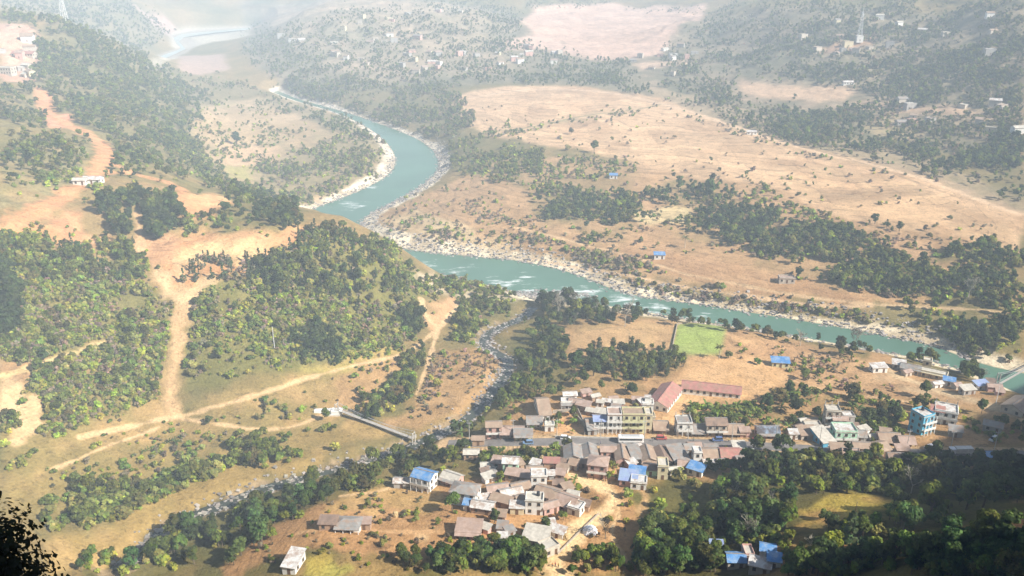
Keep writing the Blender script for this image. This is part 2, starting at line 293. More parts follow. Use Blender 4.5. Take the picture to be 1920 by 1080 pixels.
# zones: phrase, polygon in the photograph, list of (kind, cover, min size, max size)
VZ = [
('on the wooded nose of the hill above the river', [(545,470),(560,445),(600,430),(660,436),(700,460),(720,490),(770,535),(800,580),(800,610),(720,600),(620,560),(540,560),(480,540),(470,510)], [('T',.5,.5,.9),('K',.14,.5,.9),('S',.6,.6,1.3),('C',.2,.5,.9),('D',.25,.7,1.2)]),
('on the river side of the wooded nose', [(690,440),(712,440),(750,480),(800,530),(830,585),(800,590),(735,510),(700,470)], [('S',1.1,.6,1.3),('T',.3,.4,.7),('D',.2,.7,1.2)]),
('on the green scrub slope of the left hill', [(350,640),(365,560),(440,530),(540,545),(620,560),(720,600),(800,600),(800,625),(740,640),(640,660),(560,690),(430,715),(350,720)], [('S',.85,.4,1.3),('T',.08,.35,.6),('D',.25,.5,1.1)]),
('in the dark clump below the scrub slope', [(540,640),(600,620),(640,640),(620,680),(580,688),(545,665)], [('K',1.0,.5,.8),('N',.3,.8,1.2)]),
('beside the track on the right of the hill foot', [(750,590),(800,580),(808,620),(780,635),(752,620)], [('K',.9,.5,.8),('T',.4,.5,.8)]),
('along the left edge of the wooded hillside', [(0,470),(60,500),(150,510),(300,520),(330,590),(325,660),(300,740),(180,800),(80,820),(50,760),(80,690),(0,680)], [('S',.6,.45,1.3),('T',.13,.4,.7),('D',.25,.6,1.1)]),
('at the far left edge of the hill', [(0,480),(35,520),(45,600),(10,640),(0,640)], [('K',1.1,.7,1.0)]),
('on the reddish terraces left of the clearing', [(0,440),(120,470),(250,450),(300,500),(260,530),(120,540),(0,500)], [('T',.35,.4,.8),('S',.4,.7,1.3),('C',.1,.4,.7)]),
('in the dark double grove above the clearing', [(190,380),(250,350),(345,350),(350,400),(330,440),(300,455),(200,440)], [('K',1.0,.6,.95),('T',.4,.6,.9)]),
('in the dark grove right of the two clearings', [(410,400),(450,370),(520,365),(560,385),(570,410),(540,430),(420,440)], [('K',.9,.6,.9),('T',.6,.6,.9)]),
('around the second red clearing', [(340,405),(420,410),(540,425),(520,445),(340,440)], [('S',.5,.8,1.4),('T',.25,.4,.7)]),
('on the long forest slope behind the clearings', [(200,300),(300,240),(370,270),(420,320),(480,360),(540,380),(450,375),(350,355),(250,340),(200,335)], [('T',.9,.6,.9),('K',.35,.6,.9),('S',.2,.8,1.2)]),
('on the slope left of the red hairpin road', [(0,160),(70,165),(85,240),(130,250),(180,270),(170,310),(60,330),(0,380)], [('T',.7,.6,.95),('K',.3,.6,.9)]),
('on the dry slope below the red road', [(0,330),(160,310),(200,340),(190,380),(60,380),(0,430)], [('S',.5,.8,1.3),('T',.25,.5,.8)]),
('around the red earth fields at the left', [(60,390),(200,440),(200,470),(30,470),(0,450)], [('S',.25,.7,1.2),('T',.1,.4,.7)]),
('in the hazy forest of the upper left', [(60,150),(80,60),(130,40),(200,60),(330,150),(400,190),(350,230),(370,280),(300,250),(200,290),(130,220)], [('T',1.0,.7,1.05),('K',.4,.7,1.0)]),
('at the misty top left', [(0,0),(240,0),(300,40),(330,60),(280,100),(330,160),(200,60),(60,45),(0,40)], [('T',.8,.8,1.1),('K',.3,.8,1.1)]),
('in the far woods beyond the upper bend', [(330,135),(400,140),(520,180),(640,200),(600,195),(540,182),(360,188)], [('T',.45,.5,.9),('D',.2,.8,1.2)]),
('along the wooded far bank of the upper bend', [(500,120),(700,130),(860,170),(890,225),(850,260),(800,262),(740,240),(650,208),(560,185)], [('T',.85,.6,.95),('D',.4,.9,1.6),('K',.1,.6,.9)]),
('in the hazy village woods above the bend', [(450,60),(640,20),(900,0),(980,20),(960,110),(1000,150),(860,165),(700,130),(480,125)], [('T',.5,.6,.95),('K',.15,.6,.9)]),
('in the woods left of the plateau field', [(900,10),(980,30),(920,80),(1060,95),(1090,115),(1180,150),(1180,165),(960,160),(960,120),(900,70)], [('T',.75,.6,.95),('K',.3,.6,.9)]),
('in the woods below the plateau field', [(1090,110),(1190,115),(1200,160),(1250,180),(1100,165)], [('T',.8,.6,.95),('K',.3,.6,.9)]),
('on the hazy wooded hill, upper right', [(1240,110),(1320,30),(1440,0),(1920,0),(1920,190),(1700,190),(1600,165),(1480,150),(1380,150),(1380,190),(1500,200),(1640,250),(1530,280),(1380,240),(1290,200),(1240,170)], [('T',.42,.6,1.0),('K',.14,.6,1.0),('D',.2,.9,1.5)]),
('beyond the plateau field at the top', [(980,0),(1150,0),(1150,6),(980,20)], [('T',.6,.7,1.0)]),
('along the top right of the plateau', [(1150,15),(1320,12),(1320,30),(1200,22)], [('T',.25,.6,1.0)]),
('on the terraced right hillside', [(1600,165),(1920,190),(1920,300),(1800,290),(1640,250),(1600,220)], [('T',.25,.6,.95),('K',.08,.6,.95),('D',.15,.9,1.4)]),
('in the wooded gully beyond the peach field', [(1460,210),(1600,200),(1640,250),(1760,280),(1920,250),(1920,400),(1870,370),(1780,340),(1640,300),(1540,278),(1460,255)], [('T',.8,.6,1.0),('K',.4,.6,1.0),('D',.25,.9,1.5)]),
('on the scrubby bench inside the upper bend', [(480,320),(560,290),(640,250),(700,250),(725,275),(710,320),(640,355),(560,385),(500,355)], [('S',.45,.8,1.4),('T',.35,.5,.8),('D',.35,.8,1.3)]),
('in the hedges of the fields inside the upper bend', [(360,200),(540,190),(620,215),(560,260),(500,330),(430,330),(380,290)], [('T',.12,.5,.8),('S',.08,.8,1.2)]),
('in the grove left of the peach field', [(840,270),(900,255),(960,265),(1020,290),(1000,330),(980,350),(900,330),(850,320)], [('T',.8,.5,.9),('S',.4,.8,1.3)]),
('in the broken hedges near the peach field', [(960,330),(1080,290),(1170,290),(1200,330),(1160,380),(1050,360),(980,370)], [('T',.16,.4,.8),('S',.2,.8,1.3),('D',.1,.8,1.2)]),
('in the long tree belt across the dry terrace', [(990,370),(1060,355),(1150,365),(1210,380),(1190,420),(1160,450),(1120,460),(1060,430),(1000,400)], [('T',.7,.6,.9),('K',.5,.6,.9),('S',.2,.8,1.2)]),
('in the middle of the long tree belt', [(1210,360),(1260,335),(1340,345),(1400,390),(1500,420),(1480,460),(1400,465),(1300,450),(1230,430),(1300,410),(1260,385)], [('T',.6,.6,.95),('K',.55,.6,.95)]),
('in the right part of the long tree belt', [(1400,440),(1560,420),(1620,450),(1700,490),(1760,500),(1800,560),(1700,570),(1600,540),(1500,520),(1400,480)], [('T',.6,.6,.9),('K',.4,.6,.9),('S',.3,.9,1.4),('D',.2,.9,1.4)]),
('on the right slope beyond the river', [(1750,480),(1850,450),(1920,480),(1920,650),(1850,660),(1780,640),(1640,600),(1700,570),(1800,560),(1780,510)], [('T',.55,.6,.95),('K',.45,.6,.95),('S',.5,.9,1.4)]),
('on the field edge beyond the terraced field', [(1380,330),(1470,330),(1560,400),(1690,430),(1690,440),(1560,425),(1440,400)], [('S',.15,.9,1.4),('T',.07,.5,.8)]),
('on the scrubby far bank of the river', [(1060,460),(1180,480),(1330,540),(1560,580),(1760,620),(1760,640),(1600,605),(1400,575),(1200,545),(1100,505)], [('D',.35,.7,1.2),('S',.2,.7,1.2)]),
('on the dry bank above the shingle bar', [(700,400),(900,380),(1060,440),(1060,470),(860,462),(740,440)], [('D',.1,.6,1.1),('S',.05,.6,1.1)]),
('on the near bank below the river bar', [(800,520),(850,505),(960,540),(970,570),(900,600),(850,600),(860,560)], [('T',.35,.4,.7),('S',.5,.7,1.3),('D',.1,.8,1.2)]),
('along the lane between hill and stream', [(850,580),(960,560),(960,600),(900,620),(900,650),(840,640)], [('T',.4,.5,.8),('S',.5,.8,1.3)]),
('in the tall grove at the stream mouth', [(1000,560),(1080,545),(1165,560),(1160,610),(1060,620),(1020,600)], [('K',.8,.8,1.15),('T',.4,.8,1.1),('G',.15,.7,.95)]),
('in the tree belt beside the stream mouth', [(985,600),(1050,610),(1062,680),(1060,740),(1000,760),(950,760),(900,790),(880,840),(860,840),(840,810),(900,770),(960,720),(970,660)], [('T',.75,.6,.9),('K',.4,.6,.9),('N',.15,.8,1.2)]),
('in the olive grove left of the school field', [(1100,650),(1180,655),(1280,660),(1290,690),(1240,710),(1190,715),(1100,700)], [('B',.5,.5,.8),('T',.7,.5,.8)]),
('between the olive grove and the village', [(1060,680),(1110,690),(1190,715),(1195,760),(1160,765),(1100,735),(1030,760)], [('K',.55,.55,.85),('T',.5,.5,.8),('N',.3,.8,1.3)]),
('on the riverside hedge beyond the green field', [(1180,578),(1250,590),(1400,614),(1520,634),(1520,650),(1400,628),(1260,604),(1180,595)], [('T',.7,.5,.75),('K',.4,.5,.7)]),
('in the riverside clump right of the green field', [(1510,630),(1600,625),(1640,650),(1620,670),(1530,665)], [('K',.8,.5,.8),('T',.4,.5,.8)]),
('around the riverside colonnade', [(1700,660),(1800,650),(1850,690),(1850,720),(1790,705),(1720,680)], [('K',.6,.7,1.0),('T',.5,.7,1.0),('G',.1,.8,1.0)]),
('between the houses of the village', [(900,760),(1240,760),(1420,780),(1700,800),(1700,870),(1420,880),(1200,930),(1100,970),(900,970),(880,860)], [('S',.12,.6,1.1),('T',.10,.35,.55),('N',.04,.8,1.0)]),
('scattered over the wide dry terrace', [(700,410),(860,340),(1060,360),(1300,330),(1560,400),(1920,480),(1700,500),(1400,480),(1100,460),(850,450)], [('S',.04,.6,1.2),('D',.04,.6,1.1),('T',.02,.4,.6)]),
('scattered over the village fields', [(1370,640),(1500,650),(1700,690),(1800,750),(1560,735),(1480,700),(1380,668)], [('D',.05,.4,.8),('S',.03,.4,.8)]),
('scattered over the near fields', [(480,1020),(640,930),(900,900),(1180,910),(1200,1080),(460,1080)], [('D',.03,.4,.8),('S',.04,.5,.9)]),
('along the near bank where the river disappears', [(490,180),(560,196),(640,224),(695,246),(690,262),(620,242),(540,208)], [('T',1.0,.6,.85),('K',.3,.6,.8)]),
('in the thin hedge across the peach field', [(900,248),(1000,238),(1100,212),(1200,200),(1240,190),(1240,197),(1200,208),(1100,222),(1000,246),(900,256)], [('S',.5,.8,1.4),('D',.3,.8,1.4),('T',.05,.4,.6)]),
('sprinkled over the peach field', [(900,190),(1240,200),(1500,300),(1800,370),(1900,450),(1560,400),(1200,310),(950,260)], [('S',.006,.8,1.3),('D',.008,.8,1.4),('T',.004,.4,.7)]),
('beside the straight far track', [(1240,185),(1380,232),(1500,270),(1650,302),(1780,342),(1780,352),(1640,316),(1480,286),(1290,216)], [('D',.2,.8,1.3),('S',.12,.8,1.3)]),
('on the stony far bank at the right', [(1780,640),(1860,650),(1920,655),(1920,690),(1850,680),(1790,660)], [('T',.5,.5,.8),('S',.5,.8,1.3),('D',.3,.8,1.3)]),
('on the dry slope below the green hut', [(1440,672),(1560,680),(1700,720),(1620,740),(1480,720)], [('D',.1,.6,1.0),('S',.1,.6,1.0)]),
('in the grove right of the school field', [(1440,740),(1520,735),(1600,735),(1680,760),(1700,800),(1640,820),(1600,790),(1540,800),(1480,790),(1420,780)], [('K',.45,.55,.9),('T',.35,.55,.9),('N',.2,.9,1.3),('S',.2,.8,1.3)]),
('on the scrubby verge behind the terraced row', [(1290,765),(1400,760),(1430,790),(1350,795),(1290,790)], [('S',.5,.7,1.2),('N',.3,.8,1.2)]),
('beside the lane at the shadow edge', [(1690,750),(1800,765),(1900,800),(1920,840),(1840,810),(1720,775)], [('T',.25,.5,.8),('S',.25,.8,1.2)]),
('along the stream behind the villa', [(700,870),(770,840),(880,830),(890,870),(820,890),(760,900),(700,920),(650,925)], [('T',.7,.5,.85),('K',.45,.5,.85),('S',.3,.8,1.3)]),
('in the village gardens', [(880,850),(1000,845),(1060,850),(1040,870),(940,868),(890,880)], [('T',.3,.4,.6),('S',.5,.8,1.2),('N',.2,.8,1.1)]),
('in the garden beside the villa', [(820,860),(920,860),(930,900),(900,930),(850,890)], [('S',.25,.6,1.1)]),
('in the hedgerow left of the near field', [(220,1080),(330,1010),(450,960),(560,930),(640,900),(700,900),(700,925),(620,935),(560,965),(500,1010),(420,1060),(380,1080)], [('T',.65,.6,.9),('K',.35,.6,.9),('S',.3,.9,1.4)]),
('in the dark grove below the hedgerow', [(340,1000),(400,965),(480,980),(500,1010),(440,1060),(370,1055)], [('K',.8,.7,1.0),('T',.4,.7,.9)]),
('between the stream and the bottom edge', [(170,1060),(260,1020),(330,1030),(300,1080),(150,1080)], [('T',.6,.5,.8),('S',.4,.8,1.3)]),
('in the clump above the stream on the left', [(430,840),(500,815),(560,805),(640,790),(640,840),(560,860),(440,880)], [('T',.55,.5,.8),('S',.4,.9,1.4)]),
('in the shrub belt of the lower left slope', [(60,950),(140,920),(230,920),(420,860),(430,880),(300,940),(220,970),(120,1000),(70,990)], [('S',.8,.9,1.5),('T',.35,.5,.75)]),
('on the leftmost lower slope', [(0,780),(70,800),(80,840),(40,890),(0,880)], [('S',.9,.9,1.5),('T',.3,.5,.7)]),
('scattered over the dry slope of the lower left', [(80,880),(200,800),(330,790),(560,720),(760,650),(760,700),(620,780),(430,830),(250,900),(100,950)], [('S',.09,.5,1.1),('D',.045,.5,1.0)]),
('in the hedge climbing between two dry fields', [(665,790),(700,740),(760,690),(790,640),(810,660),(790,720),(740,775),(690,800)], [('T',.6,.5,.8),('K',.25,.5,.8),('S',.5,.8,1.4)]),
('on the brown field left of the stream', [(800,670),(930,660),(940,700),(860,780),(760,800)], [('D',.18,.4,.8),('S',.06,.6,1.1)]),
('on the grassy strip below the hill', [(600,640),(740,640),(770,660),(660,690)], [('S',.2,.6,1.1)]),
('among the pines of the sandy clearing', [(340,500),(460,480),(520,500),(500,530),(400,550),(340,540)], [('C',.28,.4,.75),('D',.25,.7,1.2)]),
('in the round trees at the bottom centre', [(780,1050),(860,1040),(900,1030),(960,1010),(1020,1040),(1020,1080),(740,1080)], [('K',.55,.55,.8),('T',.6,.55,.8)]),
('beside the dirt road at the bottom', [(1050,1060),(1120,1030),(1180,1050),(1160,1080),(1050,1080)], [('T',.25,.5,.7),('S',.2,.8,1.2)]),
('on the village side of the wooded slope', [(1200,940),(1260,880),(1320,905),(1340,1000),(1250,1010),(1200,1050)], [('S',.5,.8,1.4),('T',.35,.5,.8),('N',.15,.8,1.2)]),
('in the tall dark wood below the village', [(1310,880),(1400,840),(1470,850),(1500,920),(1480,1010),(1400,1020),(1340,1000)], [('K',1.2,.6,1.1),('T',.9,.6,1.05),('G',.08,.6,.9),('S',.5,.9,1.5)]),
('at the bottom left of the wooded slope', [(1190,1000),(1300,980),(1360,1020),(1350,1080),(1190,1080)], [('K',.6,.6,.95),('T',.6,.6,.95)]),
('in the yellowing thicket of the wooded slope', [(1470,870),(1560,855),(1700,885),(1720,930),(1620,925),(1500,930)], [('S',1.2,1.0,1.7),('T',.9,.5,.85),('B',.2,.5,.8),('K',.3,.6,.9)]),
('on the golden grass opening', [(1500,960),(1640,925),(1720,935),(1640,985),(1540,1010)], [('S',.15,.8,1.3)]),
('around the shaded red track', [(1540,1000),(1700,940),(1760,950),(1700,1000),(1620,1020),(1560,1030)], [('K',1.1,.6,1.0),('T',.7,.6,1.0),('S',.5,.9,1.5)]),
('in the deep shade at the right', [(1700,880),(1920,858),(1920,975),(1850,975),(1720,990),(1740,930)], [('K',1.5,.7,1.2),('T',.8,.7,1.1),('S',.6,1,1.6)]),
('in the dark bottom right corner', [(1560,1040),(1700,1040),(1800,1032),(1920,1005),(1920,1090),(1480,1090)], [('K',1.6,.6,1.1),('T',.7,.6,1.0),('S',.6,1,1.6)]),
('around the blue roofed hamlet', [(1340,1020),(1480,1010),(1520,1030),(1500,1080),(1470,1080),(1460,1030),(1360,1030),(1350,1075)], [('S',.3,.8,1.3),('T',.3,.4,.65)]),
]
# ------------------------------------------------------------------ ground cover painted as albedo, zone by zone
LRG = np.log(RG)
wx = (fbm(XX, YY, 18, 4, 71) - .5); wy = (fbm(XX, YY, 18, 4, 81) - .5); w2 = (fbm(XX, YY, 5, 2, 91) - .5)
WT = TT + (wx * 16 + w2 * 4) / RG; WL = LRG + (wy * 24 + w2 * 6) / RG
n1 = fbm(XX, YY, 60, 5, 101); n2 = fbm(XX, YY, 9, 4, 111); n3 = fbm(XX, YY, 220, 3, 121)
def mixc(a, b, t): t = np.clip(t, 0, 1)[..., None]; return np.array(a) * (1 - t) + np.array(b) * t
SCRUB, DRYG, OCHRE = (.15, .14, .062), (.30, .215, .105), (.40, .27, .145)
G = mixc(SCRUB, DRYG, (n1 * .6 + n2 * .4 - .36) * 4)
TW = np.zeros(XX.shape); 
def zone(P, col, col2=None, mixs=(.4, 6), a=1.0, tw=None, noise=None, soft=False, sharp=False):
    p = castp(P); pt = np.stack([np.arctan2(p[:, 0], p[:, 1]), np.log(np.hypot(p[:, 0], p[:, 1]))], -1)
    k = (TT > pt[:, 0].min() - .05) & (TT < pt[:, 0].max() + .05) & (LRG > pt[:, 1].min() - .12) & (LRG < pt[:, 1].max() + .12)
    X_, Y_ = (TT, LRG) if sharp else (WT, WL)
    idx = np.nonzero(k); m = inpoly(X_[idx], Y_[idx], pt); idx = (idx[0][m], idx[1][m])
    c = np.array(col) if col2 is None else mixc(col, col2, ((n1 if noise is None else noise)[idx] * .5 + n2[idx] * .5 - mixs[0]) * mixs[1])
    G[idx] = G[idx] * (1 - a) + c * a
    if tw is not None: TW[idx] = tw
    return idx
def path(P, width, col, a=.9, edge=.5, px=True):
    L = smooth_line(castp(P), 160) if px else np.array(P); k = np.nonzero(box_k(L, width * 2 + 4))
    d = distline(XX[k], YY[k], L[::2, :2]) + w2[k] * width * 1.0
    t = np.clip((width * .5 - d) / (width * edge) + .5, 0, 1) * a
    G[k] = G[k] * (1 - t[..., None]) + np.array(col) * t[..., None]; return L
PEACH, PEACH2, TAN, TAN2 = (.62,.43,.27), (.50,.33,.20), (.44,.29,.17), (.34,.22,.12)
RED, REDP, SAND = (.50,.23,.12), (.56,.29,.16), (.60,.50,.37)
PALEP = (.66, .46, .36)
# far country
zone([(450,0),(1920,0),(1920,300),(1500,250),(1250,190),(1100,160),(850,160),(560,190),(470,120)], (.17,.16,.10), (.40,.30,.21), (.42, 5), tw=.5)
zone([(500,45),(960,20),(960,140),(700,160),(560,120)], (.22,.2,.13), (.48,.36,.26), (.38, 5), tw=.3)
zone([(975,40),(1000,14),(1150,5),(1325,8),(1320,32),(1265,55),(1240,100),(1215,108),(1100,112),(1060,80),(1000,62)], PALEP, (.60,.41,.31), (.4, 4), tw=.5)
zone([(915,80),(1010,62),(1080,90),(1090,108),(1010,92),(960,95)], PALEP)
zone([(1385,150),(1450,160),(1600,165),(1585,192),(1480,190),(1400,178)], (.60,.42,.28), tw=.6)
zone([(1600,190),(1700,192),(1880,212),(1870,228),(1700,212),(1610,205)], (.56,.39,.27), tw=1)
zone([(1530,95),(1600,68),(1645,60),(1640,80),(1560,100)], (.5,.3,.2))
zone([(1280,110),(1300,122),(1200,130),(1190,118)], (.58,.42,.3))
zone([(1660,205),(1700,240),(1760,260),(1680,262),(1620,240)], (.36,.30,.16), (.5,.38,.24))
zone([(320,60),(350,50),(470,50),(470,66),(400,78),(350,92),(320,88)], (.52,.47,.38), sharp=True)
zone([(275,115),(320,100),(335,105),(300,125),(280,130)], (.5,.45,.37), sharp=True)
zone([(335,105),(420,100),(430,130),(360,140),(335,130)], (.42,.30,.24))
zone([(240,8),(310,30),(335,55),(310,66),(280,40)], (.5,.34,.28))
# the wide dry terrace beyond the river
zone([(1200,160),(1400,205),(1560,245),(1700,285),(1860,350),(1925,380),(1925,420),(1780,372),(1640,330),(1500,292),(1380,255),(1240,200)], (.36,.28,.18), (.46,.33,.23), (.42, 5))
zone([(840,185),(900,168),(1000,160),(1100,165),(1240,182),(1300,208),(1380,238),(1500,275),(1650,310),(1780,350),(1920,405),(1920,478),(1850,470),(1700,430),(1560,410),(1430,345),(1300,335),(1200,315),(1100,285),(1000,268),(900,252),(870,225)], PEACH, PEACH2, (.45, 6), tw=.75)
zone([(1450,300),(1650,330),(1900,420),(1900,470),(1700,440),(1500,370)], (.55,.38,.23), (.46,.30,.18), (.45, 5), tw=1.0)
zone([(690,410),(760,380),(850,335),(950,300),(1100,295),(1300,335),(1430,345),(1560,405),(1700,430),(1920,478),(1920,600),(1700,590),(1500,560),(1250,540),(1100,500),(1000,480),(850,465),(720,450)], TAN, TAN2, (.45, 4), tw=.6)
zone([(1180,395),(1270,388),(1300,398),(1290,418),(1220,422),(1180,410)], (.62,.50,.30), tw=1)
zone([(1620,455),(1700,445),(1780,470),(1760,495),(1680,490),(1640,478)], (.50,.33,.20), tw=.4)
zone([(1560,380),(1700,375),(1800,400),(1780,420),(1640,410)], (.60,.41,.25), tw=.4)
zone([(700,412),(790,395),(900,440),(1000,470),(850,462),(740,445)], (.56,.44,.28), (.42,.30,.18), (.45, 6))
zone([(1190,440),(1270,470),(1500,520),(1640,570),(1500,565),(1300,530),(1150,490)], (.42,.26,.15), (.50,.33,.20), (.45, 5))
zone([(1640,570),(1900,600),(1900,650),(1760,640),(1600,600)], (.22,.19,.09), (.36,.28,.15))
# valley field inside the upper bend
zone([(360,195),(420,188),(540,185),(600,205),(680,240),(725,270),(725,305),(690,335),(620,362),(555,390),(480,350),(420,330),(385,290),(350,250)], (.33,.27,.15), (.47,.34,.21), (.4, 5), tw=.3)
zone([(370,205),(540,195),(600,240),(560,275),(520,260),(420,285),(375,262)], (.50,.37,.23), (.44,.32,.18), tw=.4)
zone([(430,268),(520,275),(530,300),(420,305)], (.54,.38,.24)); zone([(420,308),(480,308),(470,335),(430,332)], (.38,.34,.14))
# the left hill
zone([(0,300),(160,330),(330,340),(330,470),(300,520),(130,520),(0,470)], (.27,.20,.10), (.42,.27,.15), (.42, 5))
zone([(340,430),(545,420),(600,420),(560,445),(545,475),(470,500),(440,540),(330,560),(300,520),(320,460)], (.50,.27,.145), (.58,.36,.20), (.45, 4))
zone([(375,455),(430,448),(510,460),(500,490),(430,500),(340,505),(328,480)], (.66,.48,.28), (.58,.38,.22))
zone([(345,365),(400,362),(432,376),(405,408),(360,410),(345,395)], (.58,.37,.21), (.54,.31,.17))
zone([(262,440),(330,450),(335,490),(310,510),(262,480)], (.42,.25,.15), tw=1)
zone([(80,415),(100,400),(155,395),(160,430),(190,440),(195,465),(130,455)], (.56,.34,.20), (.50,.24,.14))
zone([(0,425),(60,405),(120,440),(130,460),(40,460),(0,470)], (.50,.28,.15))
zone([(60,365),(110,350),(115,390),(70,405)], (.52,.28,.17))
zone([(85,210),(130,212),(140,238),(95,240)], (.62,.30,.20)); zone([(70,165),(82,165),(92,215),(80,215)], (.55,.26,.18))
zone([(0,45),(55,45),(78,90),(75,150),(0,155)], (.46,.28,.20), (.54,.36,.27), (.4, 6))
zone([(0,300),(90,260),(160,270),(170,330),(60,390),(0,400)], (.22,.2,.11), (.38,.27,.16))
zone([(350,640),(380,540),(540,490),(640,440),(700,460),(790,540),(800,620),(740,640),(640,680),(560,700),(420,720),(350,730)], (.17,.165,.055), (.36,.27,.11), (.46, 6))
zone([(0,480),(130,520),(310,540),(330,640),(300,760),(180,800),(60,800),(0,690)], (.17,.16,.06), (.36,.27,.12), (.45, 6))
# slopes above the stream
zone([(0,700),(60,660),(300,640),(330,700),(300,760),(330,780),(560,700),(700,650),(800,640),(760,680),(640,780),(600,800),(430,840),(330,900),(100,960),(0,960)], (.25,.20,.085), (.40,.275,.14), (.42, 5), tw=.35)
zone([(0,690),(200,640),(330,650),(300,700),(60,740),(0,740)], (.34,.22,.13), (.42,.28,.16), tw=.6)
zone([(0,725),(45,735),(70,790),(40,835),(25,830),(30,790),(0,775)], (.62,.46,.30), (.5,.35,.21))
zone([(80,1000),(250,920),(420,850),(620,790),(740,820),(600,870),(420,930),(300,970),(200,1050),(80,1080)], (.31,.23,.10), (.45,.32,.165), (.42, 5))
zone([(830,660),(930,650),(955,690),(900,750),(800,800),(700,810),(720,790),(790,740)], (.32,.21,.11), (.42,.28,.16), (.42, 6))
zone([(640,700),(760,670),(790,680),(700,760),(620,780)], (.36,.24,.12), (.44,.29,.16))
zone([(590,640),(740,640),(770,660),(660,690),(560,700)], (.28,.27,.08), (.40,.31,.13))
zone([(800,560),(860,560),(845,600),(810,630),(795,600)], (.52,.33,.20))
zone([(740,500),(860,515),(960,540),(1000,556),(960,570),(860,560),(800,540)], (.50,.43,.34), (.34,.27,.17), (.45,7))
# village terrace
zone([(1030,600),(1160,585),(1500,640),(1660,665),(1800,720),(1920,760),(1920,830),(1750,850),(1480,900),(1200,900),(1000,880),(900,860),(960,760),(1060,700)], (.42,.27,.155), (.51,.34,.20), (.45, 4), tw=.2)
zone([(1065,620),(1130,600),(1265,607),(1258,665),(1100,665),(1070,690)], (.46,.31,.18), (.56,.39,.22), tw=.3)
zone([(1270,608),(1365,612),(1350,665),(1255,666)], (.32,.42,.13), (.36,.44,.16), (.4, 4), sharp=True)
zone([(1365,612),(1500,640),(1600,660),(1580,680),(1440,672),(1352,665)], (.44,.28,.17), (.52,.34,.2), tw=.8)
zone([(1290,672),(1440,674),(1480,712),(1440,745),(1300,752),(1255,790),(1240,770),(1280,720)], (.60,.40,.24), (.56,.36,.2))
zone([(1500,660),(1650,680),(1700,720),(1800,750),(1700,750),(1560,730),(1480,710)], (.46,.30,.18), (.54,.36,.22), tw=.5)
zone([(1035,775),(1075,770),(1098,800),(1092,818),(1040,815)], (.62,.38,.22))
zone([(1640,690),(1720,715),(1850,750),(1800,756),(1700,735),(1640,712)], (.58,.46,.33), (.5,.34,.22))
# near fields
zone([(480,1020),(560,960),(640,925),(760,905),(880,900),(1100,890),(1180,900),(1210,940),(1200,1080),(440,1080),(420,1060)], (.41,.25,.14), (.49,.31,.18), (.45, 4), tw=.25)
zone([(640,925),(760,900),(840,930),(840,955),(700,950),(600,965)], (.42,.29,.14), (.5,.34,.18))
zone([(545,985),(900,1000),(910,1020),(780,1030),(540,1005)], (.44,.27,.15), tw=.3)
zone([(697,1018),(730,1022),(722,1036),(690,1030)], (.24,.15,.09), sharp=True)
zone([(785,975),(830,975),(832,998),(785,995)], (.44,.28,.16), sharp=True)
zone([(778,1004),(790,1000),(806,1006),(800,1014),(782,1013)], (.66,.48,.31), sharp=True)
zone([(560,1050),(600,1045),(650,1055),(640,1075),(560,1078)], (.42,.34,.10), (.34,.32,.10))
zone([(1060,905),(1120,915),(1160,930),(1130,960),(1080,935)], (.28,.18,.10)); zone([(1090,1040),(1170,1030),(1160,1065),(1090,1070)], (.54,.33,.18))
zone([(1170,905),(1215,930),(1210,980),(1170,985)], (.44,.27,.15))
# wooded slope lower right
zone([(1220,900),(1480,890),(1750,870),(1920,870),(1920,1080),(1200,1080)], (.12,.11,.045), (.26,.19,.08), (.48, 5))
zone([(1480,970),(1560,930),(1640,925),(1720,935),(1720,955),(1620,965),(1560,1000),(1490,1000)], (.42,.34,.09), (.44,.28,.13), (.45, 6))
zone([(1425,1030),(1500,1020),(1560,1040),(1560,1080),(1430,1080)], (.42,.28,.14), (.30,.22,.10))
zone([(1605,1022),(1700,1002),(1790,990),(1870,976),(1925,980),(1925,1000),(1880,1010),(1800,1028),(1700,1036),(1640,1040)], (.36,.18,.10), (.42,.23,.13))
zone([(1700,850),(1860,845),(1920,860),(1920,900),(1700,880)], (.2,.15,.1))
# vegetation zones: leaf litter, grass and seedlings under the trees
for phr, P, mix_ in VZ:
    cov = sum(m_[1] for m_ in mix_)
    if cov < .3: continue
    p = castp(P); pt = np.stack([np.arctan2(p[:, 0], p[:, 1]), np.log(np.hypot(p[:, 0], p[:, 1]))], -1)
    k = np.nonzero((TT > pt[:, 0].min() - .03) & (TT < pt[:, 0].max() + .03) & (LRG > pt[:, 1].min() - .06) & (LRG < pt[:, 1].max() + .06)); m = inpoly(WT[k], WL[k], pt); k = (k[0][m], k[1][m])
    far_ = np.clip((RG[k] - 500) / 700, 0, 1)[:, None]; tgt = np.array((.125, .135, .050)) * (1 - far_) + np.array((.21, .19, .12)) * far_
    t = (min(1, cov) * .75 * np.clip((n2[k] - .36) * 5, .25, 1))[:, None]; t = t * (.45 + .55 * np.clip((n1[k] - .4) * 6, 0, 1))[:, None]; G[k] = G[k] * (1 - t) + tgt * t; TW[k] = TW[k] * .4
# soften the zone borders a little
for ax in (0, 1, 0, 1):
    G = (np.roll(G, 2, ax) + np.roll(G, 1, ax) + G + np.roll(G, -1, ax) + np.roll(G, -2, ax)) / 5
for ax in (0, 1): TW = (np.roll(TW, 3, ax) + TW + np.roll(TW, -3, ax)) / 3
